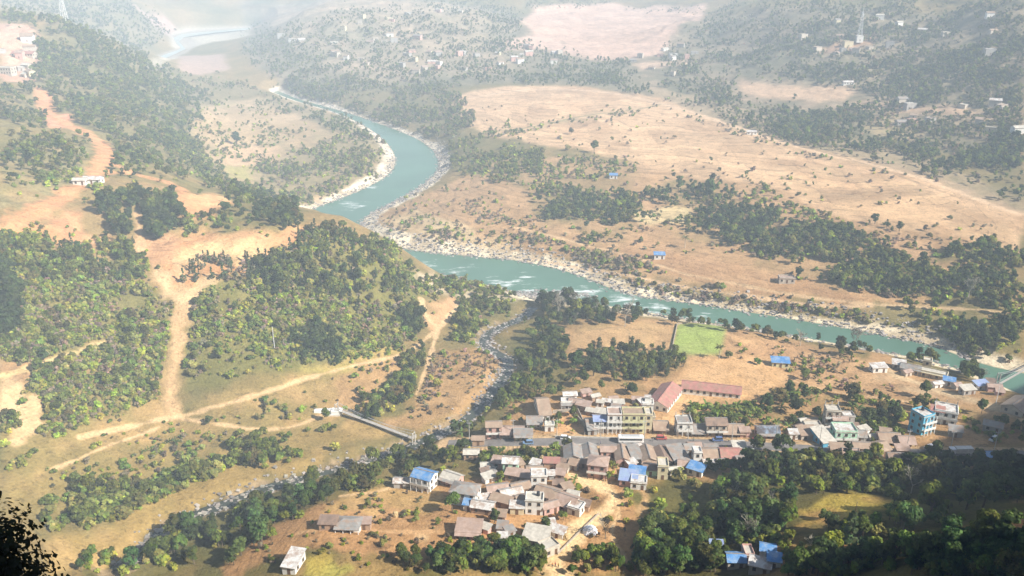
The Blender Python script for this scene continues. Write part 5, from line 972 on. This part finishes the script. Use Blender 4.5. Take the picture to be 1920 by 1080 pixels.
car(1060, 824, 175, (.7,.7,.7), 'small white jeep parked left of the apartment row'); car(1560, 836, 5, (.6,.6,.55), 'small cream jeep parked below the mint balcony house'); car(1742, 842, 20, (.5,.5,.52), 'small silver jeep at the shadow edge near the blue house'); car(1240, 824, 178, (.45,.1,.08), 'small red jeep parked below the yellow tower house')
car(990, 833, 3, (.15,.25,.4), 'small blue grey jeep at the western end of the road'); car(1420, 826, 10, (.3,.05,.04), 'small dark red jeep parked by the black roofed pink house')
car(1345, 827, 2, (.1,.15,.3), 'small blue jeep parked before the terraced row'); car(1862, 826, 35, (.7,.7,.7), 'small pale jeep in the deep shade at the right')

# ------------------------------------------------------------------ people walking on the dirt road
SKIN = mat('skin', (.30,.17,.11), .7); HAIR = mat('hair', (.02,.015,.012), .7)
def skinobj(name, verts, edges, radii, m_, parent):
    me = bpy.data.meshes.new(name); me.from_pydata(verts, edges, []); me.materials.append(m_); o = link(name, me, parent); s = o.modifiers.new('skin', 'SKIN')
    for i, r in enumerate(radii): me.skin_vertices[0].data[i].radius = (r, r)
    me.skin_vertices[0].data[0].use_root = True; o.modifiers.new('sub', 'SUBSURF').levels = 1; return o
def person(px, py, rot, shirt, trous, label):
    p = cast(px, py)[0]; e = empty('person', p, R(rot)); tag(e, label, 'person')
    v = [(0,0,.95),(0,0,1.15),(0,0,1.38),(0,0,1.48),(0,-.01,1.58),(0,-.01,1.70), (.17,0,1.38),(.24,-.06,1.12),(.25,-.2,.92),(-.17,0,1.38),(-.24,.06,1.12),(-.25,.1,.9), (.09,0,.88),(.1,-.12,.48),(.1,-.22,.06),(.1,-.34,.04),(-.09,0,.88),(-.1,.06,.48),(-.1,.22,.08),(-.1,.12,.03)]
    ed = [(0,1),(1,2),(2,3),(3,4),(4,5),(2,6),(6,7),(7,8),(2,9),(9,10),(10,11),(0,12),(12,13),(13,14),(14,15),(0,16),(16,17),(17,18),(18,19)]
    rd = [.12,.12,.13,.06,.09,.08,.06,.045,.035,.06,.045,.035,.09,.06,.045,.03,.09,.06,.045,.03]
    b = skinobj('body', v, ed, rd, SKIN, e)
    skinobj('shirt', [v[0], v[1], v[2], v[6], v[7], v[9], v[10]], [(0,1),(1,2),(2,3),(3,4),(2,5),(5,6)], [.15,.15,.16,.08,.065,.08,.065], mat('shirt', shirt, .9), e)
    skinobj('trousers', [v[0], v[12], v[13], v[14], v[16], v[17], v[18]], [(0,1),(1,2),(2,3),(0,4),(4,5),(5,6)], [.14,.11,.08,.06,.11,.08,.06], mat('trousers', trous, .9), e)
    skinobj('hair', [(0,.02,1.66), (0,.0,1.76)], [(0,1)], [.1,.07], HAIR, e)
person(1036, 1063, 10, (.75,.3,.08), (.1,.1,.14), 'leftmost of three people on the dirt road, in an orange shirt'); person(1041, 1062, -10, (.6,.1,.1), (.08,.08,.1), 'middle of three people on the dirt road, in a red shirt')
person(1047, 1064, 160, (.7,.45,.1), (.2,.15,.1), 'rightmost of three people on the dirt road, in a yellow shirt'); person(1126, 834, 90, (.1,.2,.5), (.1,.1,.1), 'person in a blue shirt standing at the roadside left of the white bus')

for i, (px, py, rot, c, lb) in enumerate([(1165,826,40,(.6,.2,.2),'person in a red shirt before the apartment row'),(1224,828,120,(.7,.7,.7),'person in a white shirt by the yellow tower house'),(1300,828,200,(.2,.3,.2),'person in a dark green shirt before the terraced row'),
 (1366,829,60,(.7,.6,.1),'person in a yellow shirt at the east end of the terraced row'),(1490,836,10,(.2,.2,.5),'person in a dark blue shirt beside the white kiosk'),(1050,800,80,(.6,.1,.3),'person in a pink shirt standing in the bare red yard'),(1070,795,20,(.7,.7,.65),'person in a pale shirt standing in the bare red yard'),(1120,935,10,(.5,.1,.1),'person in a dark red shirt at the dirt road bend'),(1340,765,30,(.8,.8,.8),'person in white below the long school block')]): person(px, py, rot, c, (.08,.08,.1), lb)
# ------------------------------------------------------------------ plants: leaf-clump crowns on tapered trunks
def crown_arr(seed, lobes, nq, rx, h0, h1, leaf, base, vary=.35, form='round'):
    """returns quads (n,4,3) and colour per quad; h0..h1 crown height span for a unit plant"""
    g = np.random.default_rng(seed); ctr = []; 
    for i in range(lobes):
        t = g.random()
        if form == 'cone': hz = h0 + (h1 - h0) * t ** 1.0; rr = rx * (1.02 - t) * .75; lr = rx * (.38 * (1.1 - t) + .08)
        elif form == 'column': hz = h0 + (h1 - h0) * t; rr = rx * .45; lr = rx * .5
        else: hz = h0 + (h1 - h0) * (.25 + .6 * t); rr = rx * .68 * math.sqrt(max(.05, 1 - (2 * t - .9) ** 2 * .7)); lr = rx * g.uniform(.34, .52)
        a = g.uniform(0, 2 * math.pi); q = rr * math.sqrt(g.uniform(.1, 1)); ctr.append((q * math.cos(a), q * math.sin(a), hz, lr, g.uniform(1 - vary, 1 + vary)))
    ctr = np.array(ctr); li = g.integers(0, lobes, nq); d = g.standard_normal((nq, 3)); d /= np.linalg.norm(d, axis=1)[:, None]; d[:, 2] = np.abs(d[:, 2]) * g.choice([1, 1, 1, -.6], nq)
    rad = ctr[li, 3] * g.uniform(.55, 1.08, nq); P = ctr[li, :3] + d * rad[:, None] * np.array([1, 1, .8])
    nrm = d * .9 + g.standard_normal((nq, 3)) * .38 + (0, 0, .35); nrm /= np.linalg.norm(nrm, axis=1)[:, None]
    u = np.cross(nrm, g.standard_normal((nq, 3))); u /= np.linalg.norm(u, axis=1)[:, None]; v = np.cross(nrm, u)
    s = (leaf * g.uniform(.6, 1.3, nq))[:, None]; s2 = s * g.uniform(.5, 1, (nq, 1))
    q = np.stack([P - u * s - v * s2 * .6, P + u * s * .7 - v * s2, P + u * s + v * s2 * .7, P - u * s * .6 + v * s2], 1)
    c = np.array(base)[None] * (ctr[li, 4] * g.uniform(.8, 1.2, nq))[:, None] * np.array([1, 1, 1])
    c = c * (1 + .25 * (g.random((nq, 3)) - .5)); return q.astype(np.float32), c.astype(np.float32)
def frond_arr(seed, n_, L, h, wid, base, droop=.8, up=.9, seg=5):
    g = np.random.default_rng(seed); Q = []
    for i in range(n_):
        a = g.uniform(0, 6.283); e0 = g.uniform(.2, up); p = np.array([0, 0, h]); ang = e0 * 1.3; 
        sd = np.array([-math.sin(a), math.cos(a), 0]); l = L * g.uniform(.75, 1.1) / seg
        for k in range(seg):
            w0 = wid * math.sin(math.pi * (k + .35) / (seg + .9)); w1 = wid * math.sin(math.pi * (k + 1.35) / (seg + .9)); n2_ = p + l * np.array([math.cos(a) * math.cos(ang), math.sin(a) * math.cos(ang), math.sin(ang)])
            Q.append([p - sd * w0, p + sd * w0, n2_ + sd * w1, n2_ - sd * w1]); p = n2_; ang -= droop * 1.6 / seg
    Q = np.array(Q, np.float32); return Q, (np.array(base)[None] * g.uniform(.75, 1.25, (len(Q), 1))).astype(np.float32)
def bars_arr(bars, n=5):
    Q = []
    for a, b, r0, r1 in bars:
        a = np.array(a, float); b = np.array(b, float); d = b - a; d /= np.linalg.norm(d); u = np.cross(d, (0,0,1) if abs(d[2]) < .9 else (1,0,0)); u /= np.linalg.norm(u); w_ = np.cross(d, u); t = np.arange(n + 1) * 2 * math.pi / n
        A_ = a + r0 * (np.cos(t)[:, None] * u + np.sin(t)[:, None] * w_); B_ = b + r1 * (np.cos(t)[:, None] * u + np.sin(t)[:, None] * w_)
        for i in range(n): Q.append([A_[i], A_[i+1], B_[i+1], B_[i]])
    return np.array(Q, np.float32)
def trunk_bars(seed, h, r, rx, limbs=5):
    g = np.random.default_rng(seed); top = np.array([g.normal(0, .04) * h, g.normal(0, .04) * h, h * .55]); B = [((0,0,-.08*h), tuple(top * .5), r, r * .8), (tuple(top * .5), tuple(top), r * .8, r * .6), (tuple(top), (top[0], top[1], h * .85), r * .6, r * .15)]
    for i in range(limbs):
        a = i * 6.283 / limbs + g.uniform(-.4, .4); s = top * g.uniform(.55, 1); B.append((tuple(s), (s[0] + math.cos(a) * rx * .6, s[1] + math.sin(a) * rx * .6, h * g.uniform(.62, .85)), r * .4, r * .1))
    return B
def bare_bars(seed, h, r):
    g = np.random.default_rng(seed); B = []
    def rec(p, d, l, r_, k):
        q = p + d * l; B.append((tuple(p), tuple(q), r_, r_ * .65))
        if k == 0: return
        for _ in range(3 if k > 1 else 4):
            nd = d + g.standard_normal(3) * .42 + (0, 0, .12); nd /= np.linalg.norm(nd); rec(q, nd, l * g.uniform(.55, .8), r_ * .6, k - 1)
    rec(np.array([0, 0, -.05 * h]), np.array([0, 0, 1.0]), h * .38, r, 4); return B
GRN, OLV, YGR, DKG, GRY = (.125,.168,.030), (.175,.175,.045), (.24,.25,.040), (.080,.122,.030), (.15,.125,.090)
# kind -> name, category, (crown arrays), (trunk arrays), nominal height, footprint radius
KIND = {}
def q2m(name, Q, col, m):
    V = Q.reshape(-1, 3); return npmesh(name, V, np.arange(len(V)).reshape(-1, 4), m, None if col is None else np.repeat(col, 4, 0))
def mk(key, name, cat, vars_, tr, ht, rad, bark=None):
    """vars_: list of (near crown, far crown); tr: list of trunk quads"""
    cn = 'fronds' if key in 'LN' else 'crown'
    KIND[key] = dict(name=name, cat=cat, far=[v[1] for v in vars_], near=[q2m(cn, *v[0], LEAF) for v in vars_], tq=tr, tm=[q2m('trunk', t, None, bark or BARK) for t in tr], h=ht, r=rad, cn=cn, near_raw=[v[0] for v in vars_])
def pair(seed, form, rx, h0, h1, base, lobes=11, nq=900, leaf=.42, vary=.35):
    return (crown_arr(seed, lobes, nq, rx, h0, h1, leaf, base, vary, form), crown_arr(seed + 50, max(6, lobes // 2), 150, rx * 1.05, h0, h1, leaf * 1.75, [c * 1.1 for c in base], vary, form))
mk('T', 'broadleaf_tree', 'tree', [pair(1,'round',3.6,2,8.5,GRN), pair(2,'round',3.2,1.6,9.5,GRN,13), pair(3,'round',4.2,1.8,8,OLV,14,1000), pair(4,'round',3.5,1.5,10.5,GRN,15,1000), pair(5,'round',3.9,2,9,(.16,.21,.025),12)],
   [bars_arr(trunk_bars(i, 8.5, .28, 3)) for i in range(5)], 9, 3.6)
mk('K', 'dark_tree', 'tree', [pair(11,'round',3.4,1.5,9.5,DKG,13), pair(12,'round',3.8,1.6,8.5,DKG,14), pair(13,'round',3.0,1.4,11,(.075,.118,.032),14,1000)], [bars_arr(trunk_bars(i + 20, 9, .3, 3)) for i in range(3)], 9.5, 3.4)
mk('S', 'shrub', 'shrub', [pair(21,'round',1.7,-.3,2.6,YGR,7,330,.30), pair(22,'round',2.0,-.3,2.9,OLV,8,360,.30), pair(23,'round',1.6,-.3,2.3,(.20,.24,.028),7,330,.30), pair(24,'round',1.8,-.3,3.1,GRN,8,360,.30)],
   [bars_arr(trunk_bars(i + 30, 2.2, .09, 1.2)) for i in range(4)], 2.8, 1.7)
mk('D', 'grey_bush', 'bush', [pair(31,'round',1.8,-.2,2.6,(.22,.18,.11),7,260,.26), pair(32,'round',1.6,-.2,2.9,(.19,.165,.09),7,260,.26)], [bars_arr(trunk_bars(i + 40, 2.4, .09, 1.2)) for i in range(2)], 2.8, 1.7)
mk('C', 'conifer', 'tree', [pair(41,'cone',2.3,1.2,9.5,(.065,.095,.035),22,700,.36), pair(42,'cone',1.9,1.5,10.5,(.08,.10,.04),22,650,.34)], [bars_arr([((0,0,-1),(0,0,10),.2,.05)]), bars_arr([((0,0,-1),(.2,0,10.5),.2,.05)])], 10, 2.2)
mk('G', 'leafless_tree', 'tree', [pair(51,'round',3.4,4,12,(.17,.145,.11),16,420,.20,.25), pair(52,'column',2.6,3,13,(.15,.14,.10),16,420,.20,.25)], [bars_arr(bare_bars(i + 60, 12, .26), 4) for i in range(2)], 12, 3.2, PALEBARK)
mk('L', 'palm_tree', 'palm', [(frond_arr(71, 22, 3.4, 6, .42, (.12,.15,.035)), frond_arr(72, 12, 3.4, 6, .5, (.12,.15,.035), seg=3))], [bars_arr([((0,0,-.5),(.3,.1,6.1),.22,.16)], 7)], 7, 2.6, PALEBARK)
mk('N', 'banana_plant', 'plant', [(frond_arr(81, 11, 2.6, 1.5, .38, (.14,.19,.04), .9, 1.0), frond_arr(82, 7, 2.6, 1.5, .5, (.14,.19,.04), .9, 1.0, 3))], [bars_arr([((0,0,-.3),(0,0,1.6),.16,.11)], 6)], 3.2, 1.6)
mk('B', 'bamboo_clump', 'bamboo', [pair(91,'column',2.4,.5,8.5,(.11,.135,.05),14,700,.30)], [bars_arr([((math.cos(a)*.4, math.sin(a)*.4, -.3), (math.cos(a)*1.9, math.sin(a)*1.9, 8), .06, .03) for a in np.arange(14) * .45], 4)], 8, 2.4)
# single plants the photograph singles out: (px, py, kind, size, label)
SP = [(444,272,'K',1.5,'solitary round dark tree in the pale fields inside the upper river bend'), (1071,252,'T',.7,'lone small tree in the middle of the peach field'), (1114,286,'T',1.25,'large spreading tree at the near edge of the peach field'),
(1064,282,'S',1.9,'small upright green tree left of the large spreading tree'), (1154,316,'T',.95,'bushy tree above the tiny blue roofed hut'), (1272,362,'K',1.25,'round dark tree at the upper end of the long tree belt'), (1330,368,'T',1.25,'broad dark tree right of the round dark one in the long belt'),
(1284,465,'L',1.0,'pale green palm at the lower edge of the long tree belt'), (1478,455,'L',1.1,'pale green palm in front of the right part of the tree belt'), (1640,420,'K',.8,'leftmost of the small trees in the row on the lower peach field'), (1662,428,'K',.6,'small tree between two others in the row on the lower peach field'),
(1686,434,'K',.8,'dark tree at the right of the row on the lower peach field'), (1734,432,'D',1.2,'small grey bush right of the tree row on the lower peach field'), (1838,478,'T',1.3,'broad tree on the right edge of the dry terrace'), (1815,560,'G',1.15,'tall brown leafless tree rising from the right slope beyond the river'),
(1348,672,'L',.9,'spiky palm at the lower right corner of the green field'), (1366,672,'T',.5,'small tree right of the spiky palm by the green field'), (1506,712,'T',.75,'small round tree below the lime green hut'), (1420,683,'S',1.2,'pale bush above the bare school yard'),
(1600,655,'G',1.0,'leafless greyish tree in the riverside clump'), (1500,648,'G',.8,'slender leafless tree on the riverside hedge'), (1172,612,'G',1.3,'tall brown leafless tree at the right of the stream mouth grove'), (1046,600,'G',1.2,'tall pale leafless tree at the left of the stream mouth grove'), (1078,590,'G',1.2,'wispy leafless tree behind the stream mouth grove'),
(848,960,'T',.85,'round olive tree beside the large white house'), (928,980,'K',.55,'dark bush in front of the crowded quarter'), (1056,975,'T',.5,'small tree at the right corner of the crowded quarter'), (1022,998,'K',.6,'dark tree behind the broad pale roofed house'),
(1000,1070,'K',.9,'round dark tree closest to the dirt road at the bottom'), (960,1060,'T',1.0,'large green tree at the field edge near the dirt road'), (1082,688,'K',.9,'round dark tree at the left of the olive grove'), (1112,705,'K',1.0,'big dark tree at the lower left of the olive grove'),
(1135,1010,'G',.75,'thin leafless tree beside the dirt road below the white heap'), (1590,1030,'C',1.6,'tall dark cypress shaped tree on the golden opening'), (1708,925,'G',.8,'whitish leafless tree at the right of the yellowing thicket'), (1374,950,'G',.7,'bare pale trunked tree inside the tall dark wood'),
(1405,1015,'G',.75,'bare tree above the blue roofed hamlet'), (1525,1060,'G',.75,'bare tree right of the blue roofed hamlet'), (345,530,'C',.75,'slim cypress shaped tree at the left of the sandy clearing'), (420,525,'C',.95,'pale feathery pine in the middle of the sandy clearing'), (398,524,'C',.65,'small pine left of the feathery pine on the clearing'),
(488,512,'C',.85,'dark pine at the right side of the sandy clearing'), (468,520,'C',.75,'narrow pine left of the dark pine at the clearing'), (270,522,'K',.9,'dark round tree left of the sandy clearing'), (220,510,'T',.7,'upright green tree on the reddish terraces'), (148,475,'K',.6,'dark upright tree below the red earth fields'),
(84,680,'K',.75,'single round bush tree beside the sloping footpath at the left'), (840,540,'K',.8,'dark tree on the near shingle bank'), (825,545,'T',.6,'green tree beside the dark one on the near shingle bank'), (1840,775,'T',.7,'sunlit tree at the shadow edge on the right'), (1735,745,'T',.9,'olive tree above the bright blue house'),
(820,725,'S',1.5,'round bush on the brown field left of the stream'), (590,670,'N',1.6,'banana like plant in the dark clump below the scrub slope'), (330,835,'N',1.0,'pale spiky agave row plant on the lower left slope'), (392,795,'S',1.1,'small green bush right of the footpath junction')]
for i, t_ in enumerate(np.linspace(0, 1, 9)): SP.append((268 + 80 * t_, 850 - 32 * t_, 'N', .55, 'pale spiky plant in the slanting row on the lower left slope'))
LABK = {'T': 'green broadleaf tree', 'K': 'dark green tree', 'S': 'yellow green shrub', 'D': 'dry greyish bush', 'C': 'slim pointed conifer', 'G': 'greyish leafless tree', 'L': 'palm tree', 'N': 'pale green banana plant', 'B': 'feathery bamboo clump'}
OB = np.array(OBST); road_xy = RD[::3, :2]
P_LINES = [smooth_line(castp(P), 60)[:, :2] for P, wd, c in PATHS]; P_W = [wd for P, wd, c in PATHS]
OCC = np.zeros((3000, 3)); plants = []
for zi, (phr, P, mix_) in enumerate(VZ):
    P = np.array(P, float); x0, y0 = P.min(0); x1, y1 = P.max(0)
    M = int((x1 - x0) * (y1 - y0) / 14) + 50
    cx = rng.uniform(x0, x1, M) ; cy = rng.uniform(y0, y1, M); jx = (vnoise(cx / 30, cy / 30, 5) - .5) * 34 + rng.normal(0, 6, M); jy = (vnoise(cx / 30, cy / 30, 9) - .5) * 20 + rng.normal(0, 4, M)
    k = inpoly(cx + jx, cy + jy, P); cx, cy = cx[k], cy[k]
    if not len(cx): continue
    w3 = cast(cx, cy); dist = np.hypot(w3[:, 0], w3[:, 1]); dd = np.sqrt(dist ** 2 + (CZ - w3[:, 2]) ** 2)
    ok = (dist < 2850) & (height(w3[:, 0], w3[:, 1]) > .7)
    clump = fbm(w3[:, 0], w3[:, 1], 28, 3, 171)
    for kd, cov, s0, s1 in mix_:
        K_ = KIND[kd]; s = (s0 * .8 + (s1 * 1.1 - s0 * .8) * rng.random(len(cx)) ** 1.4) * np.clip(1.12 - dd / 2600, .62, 1); rad_px = K_['r'] * s * FOC / dd; foot = math.pi * rad_px * (rad_px * .45 + .25 * K_['h'] * s * FOC / dd)
        pr = np.minimum(1, cov * 14.0 / np.maximum(foot, 20) * 2.1 * np.clip((clump - .5) * 6 + 1, .08, 2.2)); pick = ok & (rng.random(len(cx)) < pr)
        for i in np.nonzero(pick)[0]: plants.append((w3[i, 0], w3[i, 1], w3[i, 2], kd, s[i], zi, dd[i]))
xy = np.array([(p[0], p[1]) for p in plants]); rr_ = np.array([min(KIND[p[3]]['r'] * p[4], 2.5) for p in plants]); bad = np.zeros(len(xy), bool)
for a, b, r_ in OB: bad |= (xy[:, 0] - a) ** 2 + (xy[:, 1] - b) ** 2 < (r_ + rr_ * .5) ** 2
bad |= distline(xy[:, 0], xy[:, 1], road_xy) < 5.0 + rr_ * .4
bad |= distline(xy[:, 0], xy[:, 1], SL[::3, :2]) < 4.5
for L_, wd in zip(P_LINES, P_W): bad |= distline(xy[:, 0], xy[:, 1], L_[::2]) < wd * .5 + rr_ * .55
ri = RIVP[::3]; kk = (xy[:, 0] > ri[:, 0].min()) & (xy[:, 1] < ri[:, 1].max() + 10); inr = inpoly(xy[:, 0], xy[:, 1], ri); bad |= inr
plants = [p for p, b_ in zip(plants, bad) if not b_]
for px, py, kd, s, lab in SP:
    w3 = cast(px, py)[0]; plants.append((w3[0], w3[1], float(height(w3[0], w3[1])), kd, s, lab, 0.0))
plants.sort(key=lambda p: p[6])
cnt = {}; farl = {}; zn = {}
for p in plants:
    kd = p[3]; c = cnt.get(kd, 0)
    if c < 299 and not (p[6] > 900): cnt[kd] = c + 1
    else: farl.setdefault(kd, []).append(p); continue
    K_ = KIND[kd]; vi = int(rng.integers(len(K_['near']))); s = p[4]; e = empty(K_['name'], (p[0], p[1], p[2]), rng.uniform(0, 6.283), s)
    if isinstance(p[5], str): tag(e, p[5], K_['cat'], 'spiky plants of the slanting row' if 'slanting row' in p[5] else None)
    else:
        sz = 'tall ' if s > np.mean([m_[2:] for m_ in VZ[p[5]][2] if m_[0] == kd]) else 'small '
        lb = sz + LABK[kd] + ' ' + VZ[p[5]][0]; grp = lb.replace('tree', 'trees', 1) if 'tree' in LABK[kd] else 'plants: ' + lb
        fwd = p[1] * cP - (p[2] - CZ) * sP; u_ = 960 + FOC * p[0] / fwd; v_ = 540 - FOC * (p[1] * sP + (p[2] - CZ) * cP) / fwd; ZP = np.array(VZ[p[5]][1], float)
        a0, a1 = ZP[:, 0].min(), ZP[:, 0].max(); b0, b1 = ZP[:, 1].min(), ZP[:, 1].max(); fu, fv = (u_ - a0) / (a1 - a0), (v_ - b0) / (b1 - b0)
        pos = ('left end', 'middle', 'right end')[0 if fu < .33 else (1 if fu < .67 else 2)] if a1 - a0 > b1 - b0 else ('far end', 'middle', 'near end')[0 if fv < .33 else (1 if fv < .67 else 2)]
        if a1 - a0 > 140 and b1 - b0 > 70: pos = ('back ' if fv < .5 else 'front ') + ('left', 'centre', 'right')[0 if fu < .33 else (1 if fu < .67 else 2)]
        if len(lb.split()) + 2 <= 16: lb = lb + ', ' + pos
        tag(e, lb, K_['cat'], grp + ', ' + pos)
    zsc = rng.uniform(.85, 1.2); link(K_['cn'], K_['near'][vi], e, scale=(1, 1, zsc)); link('trunk' if kd not in 'SDNB' else ('stems' if kd in 'SDB' else 'stalk'), K_['tm'][vi % len(K_['tm'])], e)
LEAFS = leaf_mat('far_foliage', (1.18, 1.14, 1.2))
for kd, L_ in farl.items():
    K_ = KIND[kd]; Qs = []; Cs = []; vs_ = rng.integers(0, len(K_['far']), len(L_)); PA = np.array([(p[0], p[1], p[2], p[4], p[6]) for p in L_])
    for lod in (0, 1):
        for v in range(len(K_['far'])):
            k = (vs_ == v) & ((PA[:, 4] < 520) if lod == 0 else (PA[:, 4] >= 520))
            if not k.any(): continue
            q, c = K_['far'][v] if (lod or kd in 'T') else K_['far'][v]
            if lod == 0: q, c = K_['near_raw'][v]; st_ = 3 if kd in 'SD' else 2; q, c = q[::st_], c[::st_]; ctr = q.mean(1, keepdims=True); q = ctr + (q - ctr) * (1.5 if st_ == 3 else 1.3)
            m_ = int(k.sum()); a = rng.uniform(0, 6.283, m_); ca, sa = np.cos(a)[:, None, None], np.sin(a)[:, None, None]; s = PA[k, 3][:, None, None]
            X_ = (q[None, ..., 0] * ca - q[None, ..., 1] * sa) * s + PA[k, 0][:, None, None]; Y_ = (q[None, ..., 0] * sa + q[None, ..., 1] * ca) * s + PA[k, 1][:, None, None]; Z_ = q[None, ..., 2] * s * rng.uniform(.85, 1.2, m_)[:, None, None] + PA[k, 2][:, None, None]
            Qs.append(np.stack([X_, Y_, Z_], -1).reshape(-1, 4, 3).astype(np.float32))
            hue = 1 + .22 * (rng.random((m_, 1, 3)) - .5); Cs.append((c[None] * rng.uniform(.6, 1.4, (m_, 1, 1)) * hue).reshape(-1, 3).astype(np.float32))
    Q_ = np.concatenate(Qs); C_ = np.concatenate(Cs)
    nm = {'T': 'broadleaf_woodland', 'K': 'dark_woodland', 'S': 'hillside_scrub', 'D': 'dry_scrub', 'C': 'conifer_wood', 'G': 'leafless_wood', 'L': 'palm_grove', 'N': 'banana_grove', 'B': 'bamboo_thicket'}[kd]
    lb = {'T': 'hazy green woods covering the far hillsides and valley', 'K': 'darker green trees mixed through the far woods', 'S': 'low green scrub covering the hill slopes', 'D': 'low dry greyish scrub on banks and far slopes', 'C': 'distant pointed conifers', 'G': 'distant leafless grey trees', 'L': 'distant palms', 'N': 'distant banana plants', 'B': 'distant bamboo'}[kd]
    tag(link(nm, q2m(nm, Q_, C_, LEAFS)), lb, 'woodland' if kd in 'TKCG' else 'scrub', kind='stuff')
    del Qs, Cs, Q_, C_
print('PLANTS', len(plants), cnt, {k: len(v) for k, v in farl.items()})

# ------------------------------------------------------------------ stones of the river banks and the stream bed; larger single boulders
def rock_arr(seed):
    g = np.random.default_rng(seed); t = np.array([(x, y, z) for x in (-1, 1) for y in (-1, 1) for z in (-1, 1)], float) * g.uniform(.55, 1, (8, 3)); f = [(0,1,3,2),(4,6,7,5),(0,4,5,1),(2,3,7,6),(0,2,6,4),(1,5,7,3)]
    return t[np.array(f)].astype(np.float32)
RK = [rock_arr(i) for i in range(5)]; STONE = leaf_mat('river_stone', trans=0.0)
pts = []
for L_, nn_, w0, w1, s0, s1 in ((ob, 5200, -1.5, 15, .25, .95), (ib, 2600, -1.5, 10, .25, .9)):
    i = rng.integers(30, 250, nn_); i = i[(rng.random(nn_) < np.where((i > 95), 1, .35))]; d = (ob - ib) / np.hypot(*(ob - ib).T)[:, None]; sg = 1 if L_ is ob else -1
    o = w0 + (w1 - w0) * rng.random(len(i)) ** 1.5; p = L_[i] + sg * d[i] * o[:, None] + rng.normal(0, 1.5, (len(i), 2)); pts.append(np.c_[p, rng.uniform(s0, s1, len(i)) ** 1.3])
i = rng.integers(2, 238, 2000); i = i[rng.random(len(i)) < .35 + .65 * (vnoise(i / 9.0, i * 0.0, 3) > .45)]; o = rng.normal(0, 2.6, len(i)); pts.append(np.c_[SL[i, :2] + sn[i] * o[:, None] + rng.normal(0, .6, (len(i), 2)), rng.uniform(.2, .75, len(i))])
c0 = plane_pt(1035, 552); m_ = 500; pts.append(np.c_[c0[0] + rng.normal(0, 11, m_), c0[1] + rng.normal(0, 3.0, m_), rng.uniform(.3, 1.0, m_)])
pts = np.concatenate(pts); zz = np.maximum(height(pts[:, 0], pts[:, 1]), -.3); a = rng.uniform(0, 6.283, len(pts))
order = np.argsort(-pts[:, 2] / np.hypot(pts[:, 0], pts[:, 1])); big = order[:140]; rest = order[140:]; Qs = []
for v in range(5):
    k = rest[v::5]; q = RK[v]; s = pts[k, 2][:, None, None]; ca, sa = np.cos(a[k])[:, None, None], np.sin(a[k])[:, None, None]
    Qs.append(np.stack([(q[None, ..., 0] * ca - q[None, ..., 1] * sa) * s + pts[k, 0][:, None, None], (q[None, ..., 0] * sa + q[None, ..., 1] * ca) * s + pts[k, 1][:, None, None], q[None, ..., 2] * s * .6 + zz[k][:, None, None] + s * .15], -1).reshape(-1, 4, 3))
Q_ = np.concatenate(Qs); base_c = rng.uniform(.10, .42, (len(Q_) // 6, 1)) * np.array([[1, .93, .82]])
tag(link('river_stones', q2m('river_stones', Q_, np.repeat(base_c, 6, 0), STONE)), 'pale cobbles and boulders strewn along the river and stream beds', 'stones', kind='stuff')
RMS = [q2m('boulder', q, np.tile([[.30, .265, .22]], (6, 1)), STONE) for q in RK]
for j in big:
    o = link('boulder', RMS[j % 5], None, (pts[j, 0], pts[j, 1], zz[j] + pts[j, 2] * .2), (0, 0, a[j])); s = pts[j, 2] * 1.2; o.scale = (s, s, s * .65)
    dst = distline(pts[j:j+1, 0], pts[j:j+1, 1], SL[::4, :2])[0] < 12
    tag(o, 'pale angular boulder lying in the bed of the dark stream' if dst else 'pale angular boulder on the shingle of the river bank', 'boulder', 'boulders in the stream bed' if dst else 'boulders on the river bank')

# ------------------------------------------------------------------ the black silhouetted tree close to the camera, on the photographer's slope
tp = np.array([-17.4, 21.0]); tz_ = float(height(*tp)); e = empty('foreground_tree', (tp[0], tp[1], tz_)); tag(e, 'black silhouetted leafy tree close by in the bottom left corner', 'tree')
topz = 185.7; hh = topz - tz_; Qc, Cc = crown_arr(301, 60, 42000, 3.3, hh - 8.2, hh - .2, .085, (.014, .02, .008), .3); link('crown', q2m('crown', Qc, Cc, LEAF), e)  # leaf colour near-black: the hillside's shade is put into the albedo
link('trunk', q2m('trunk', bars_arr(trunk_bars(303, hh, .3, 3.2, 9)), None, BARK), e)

# ------------------------------------------------------------------ the air: one closed box of thin haze
hz = MB().box(-4700, 4700, -4700, 4700, -14, float(max(Z.max(), 204) + 4)).build('haze', None); hm = bpy.data.materials.new('haze'); hm.use_nodes = True; nt = hm.node_tree; nt.nodes.remove(nt.nodes['Principled BSDF'])
pv = nn(nt, 'ShaderNodeVolumePrincipled'); pv.inputs['Color'].default_value = (.74, .88, 1, 1); pv.inputs['Density'].default_value = .00048; pv.inputs['Anisotropy'].default_value = -.2
nt.links.new(pv.outputs[0], nt.nodes['Material Output'].inputs['Volume']); hz.data.materials.clear(); hz.data.materials.append(hm); tag(hz, 'pale blue haze filling the valley air', 'haze', kind='stuff')
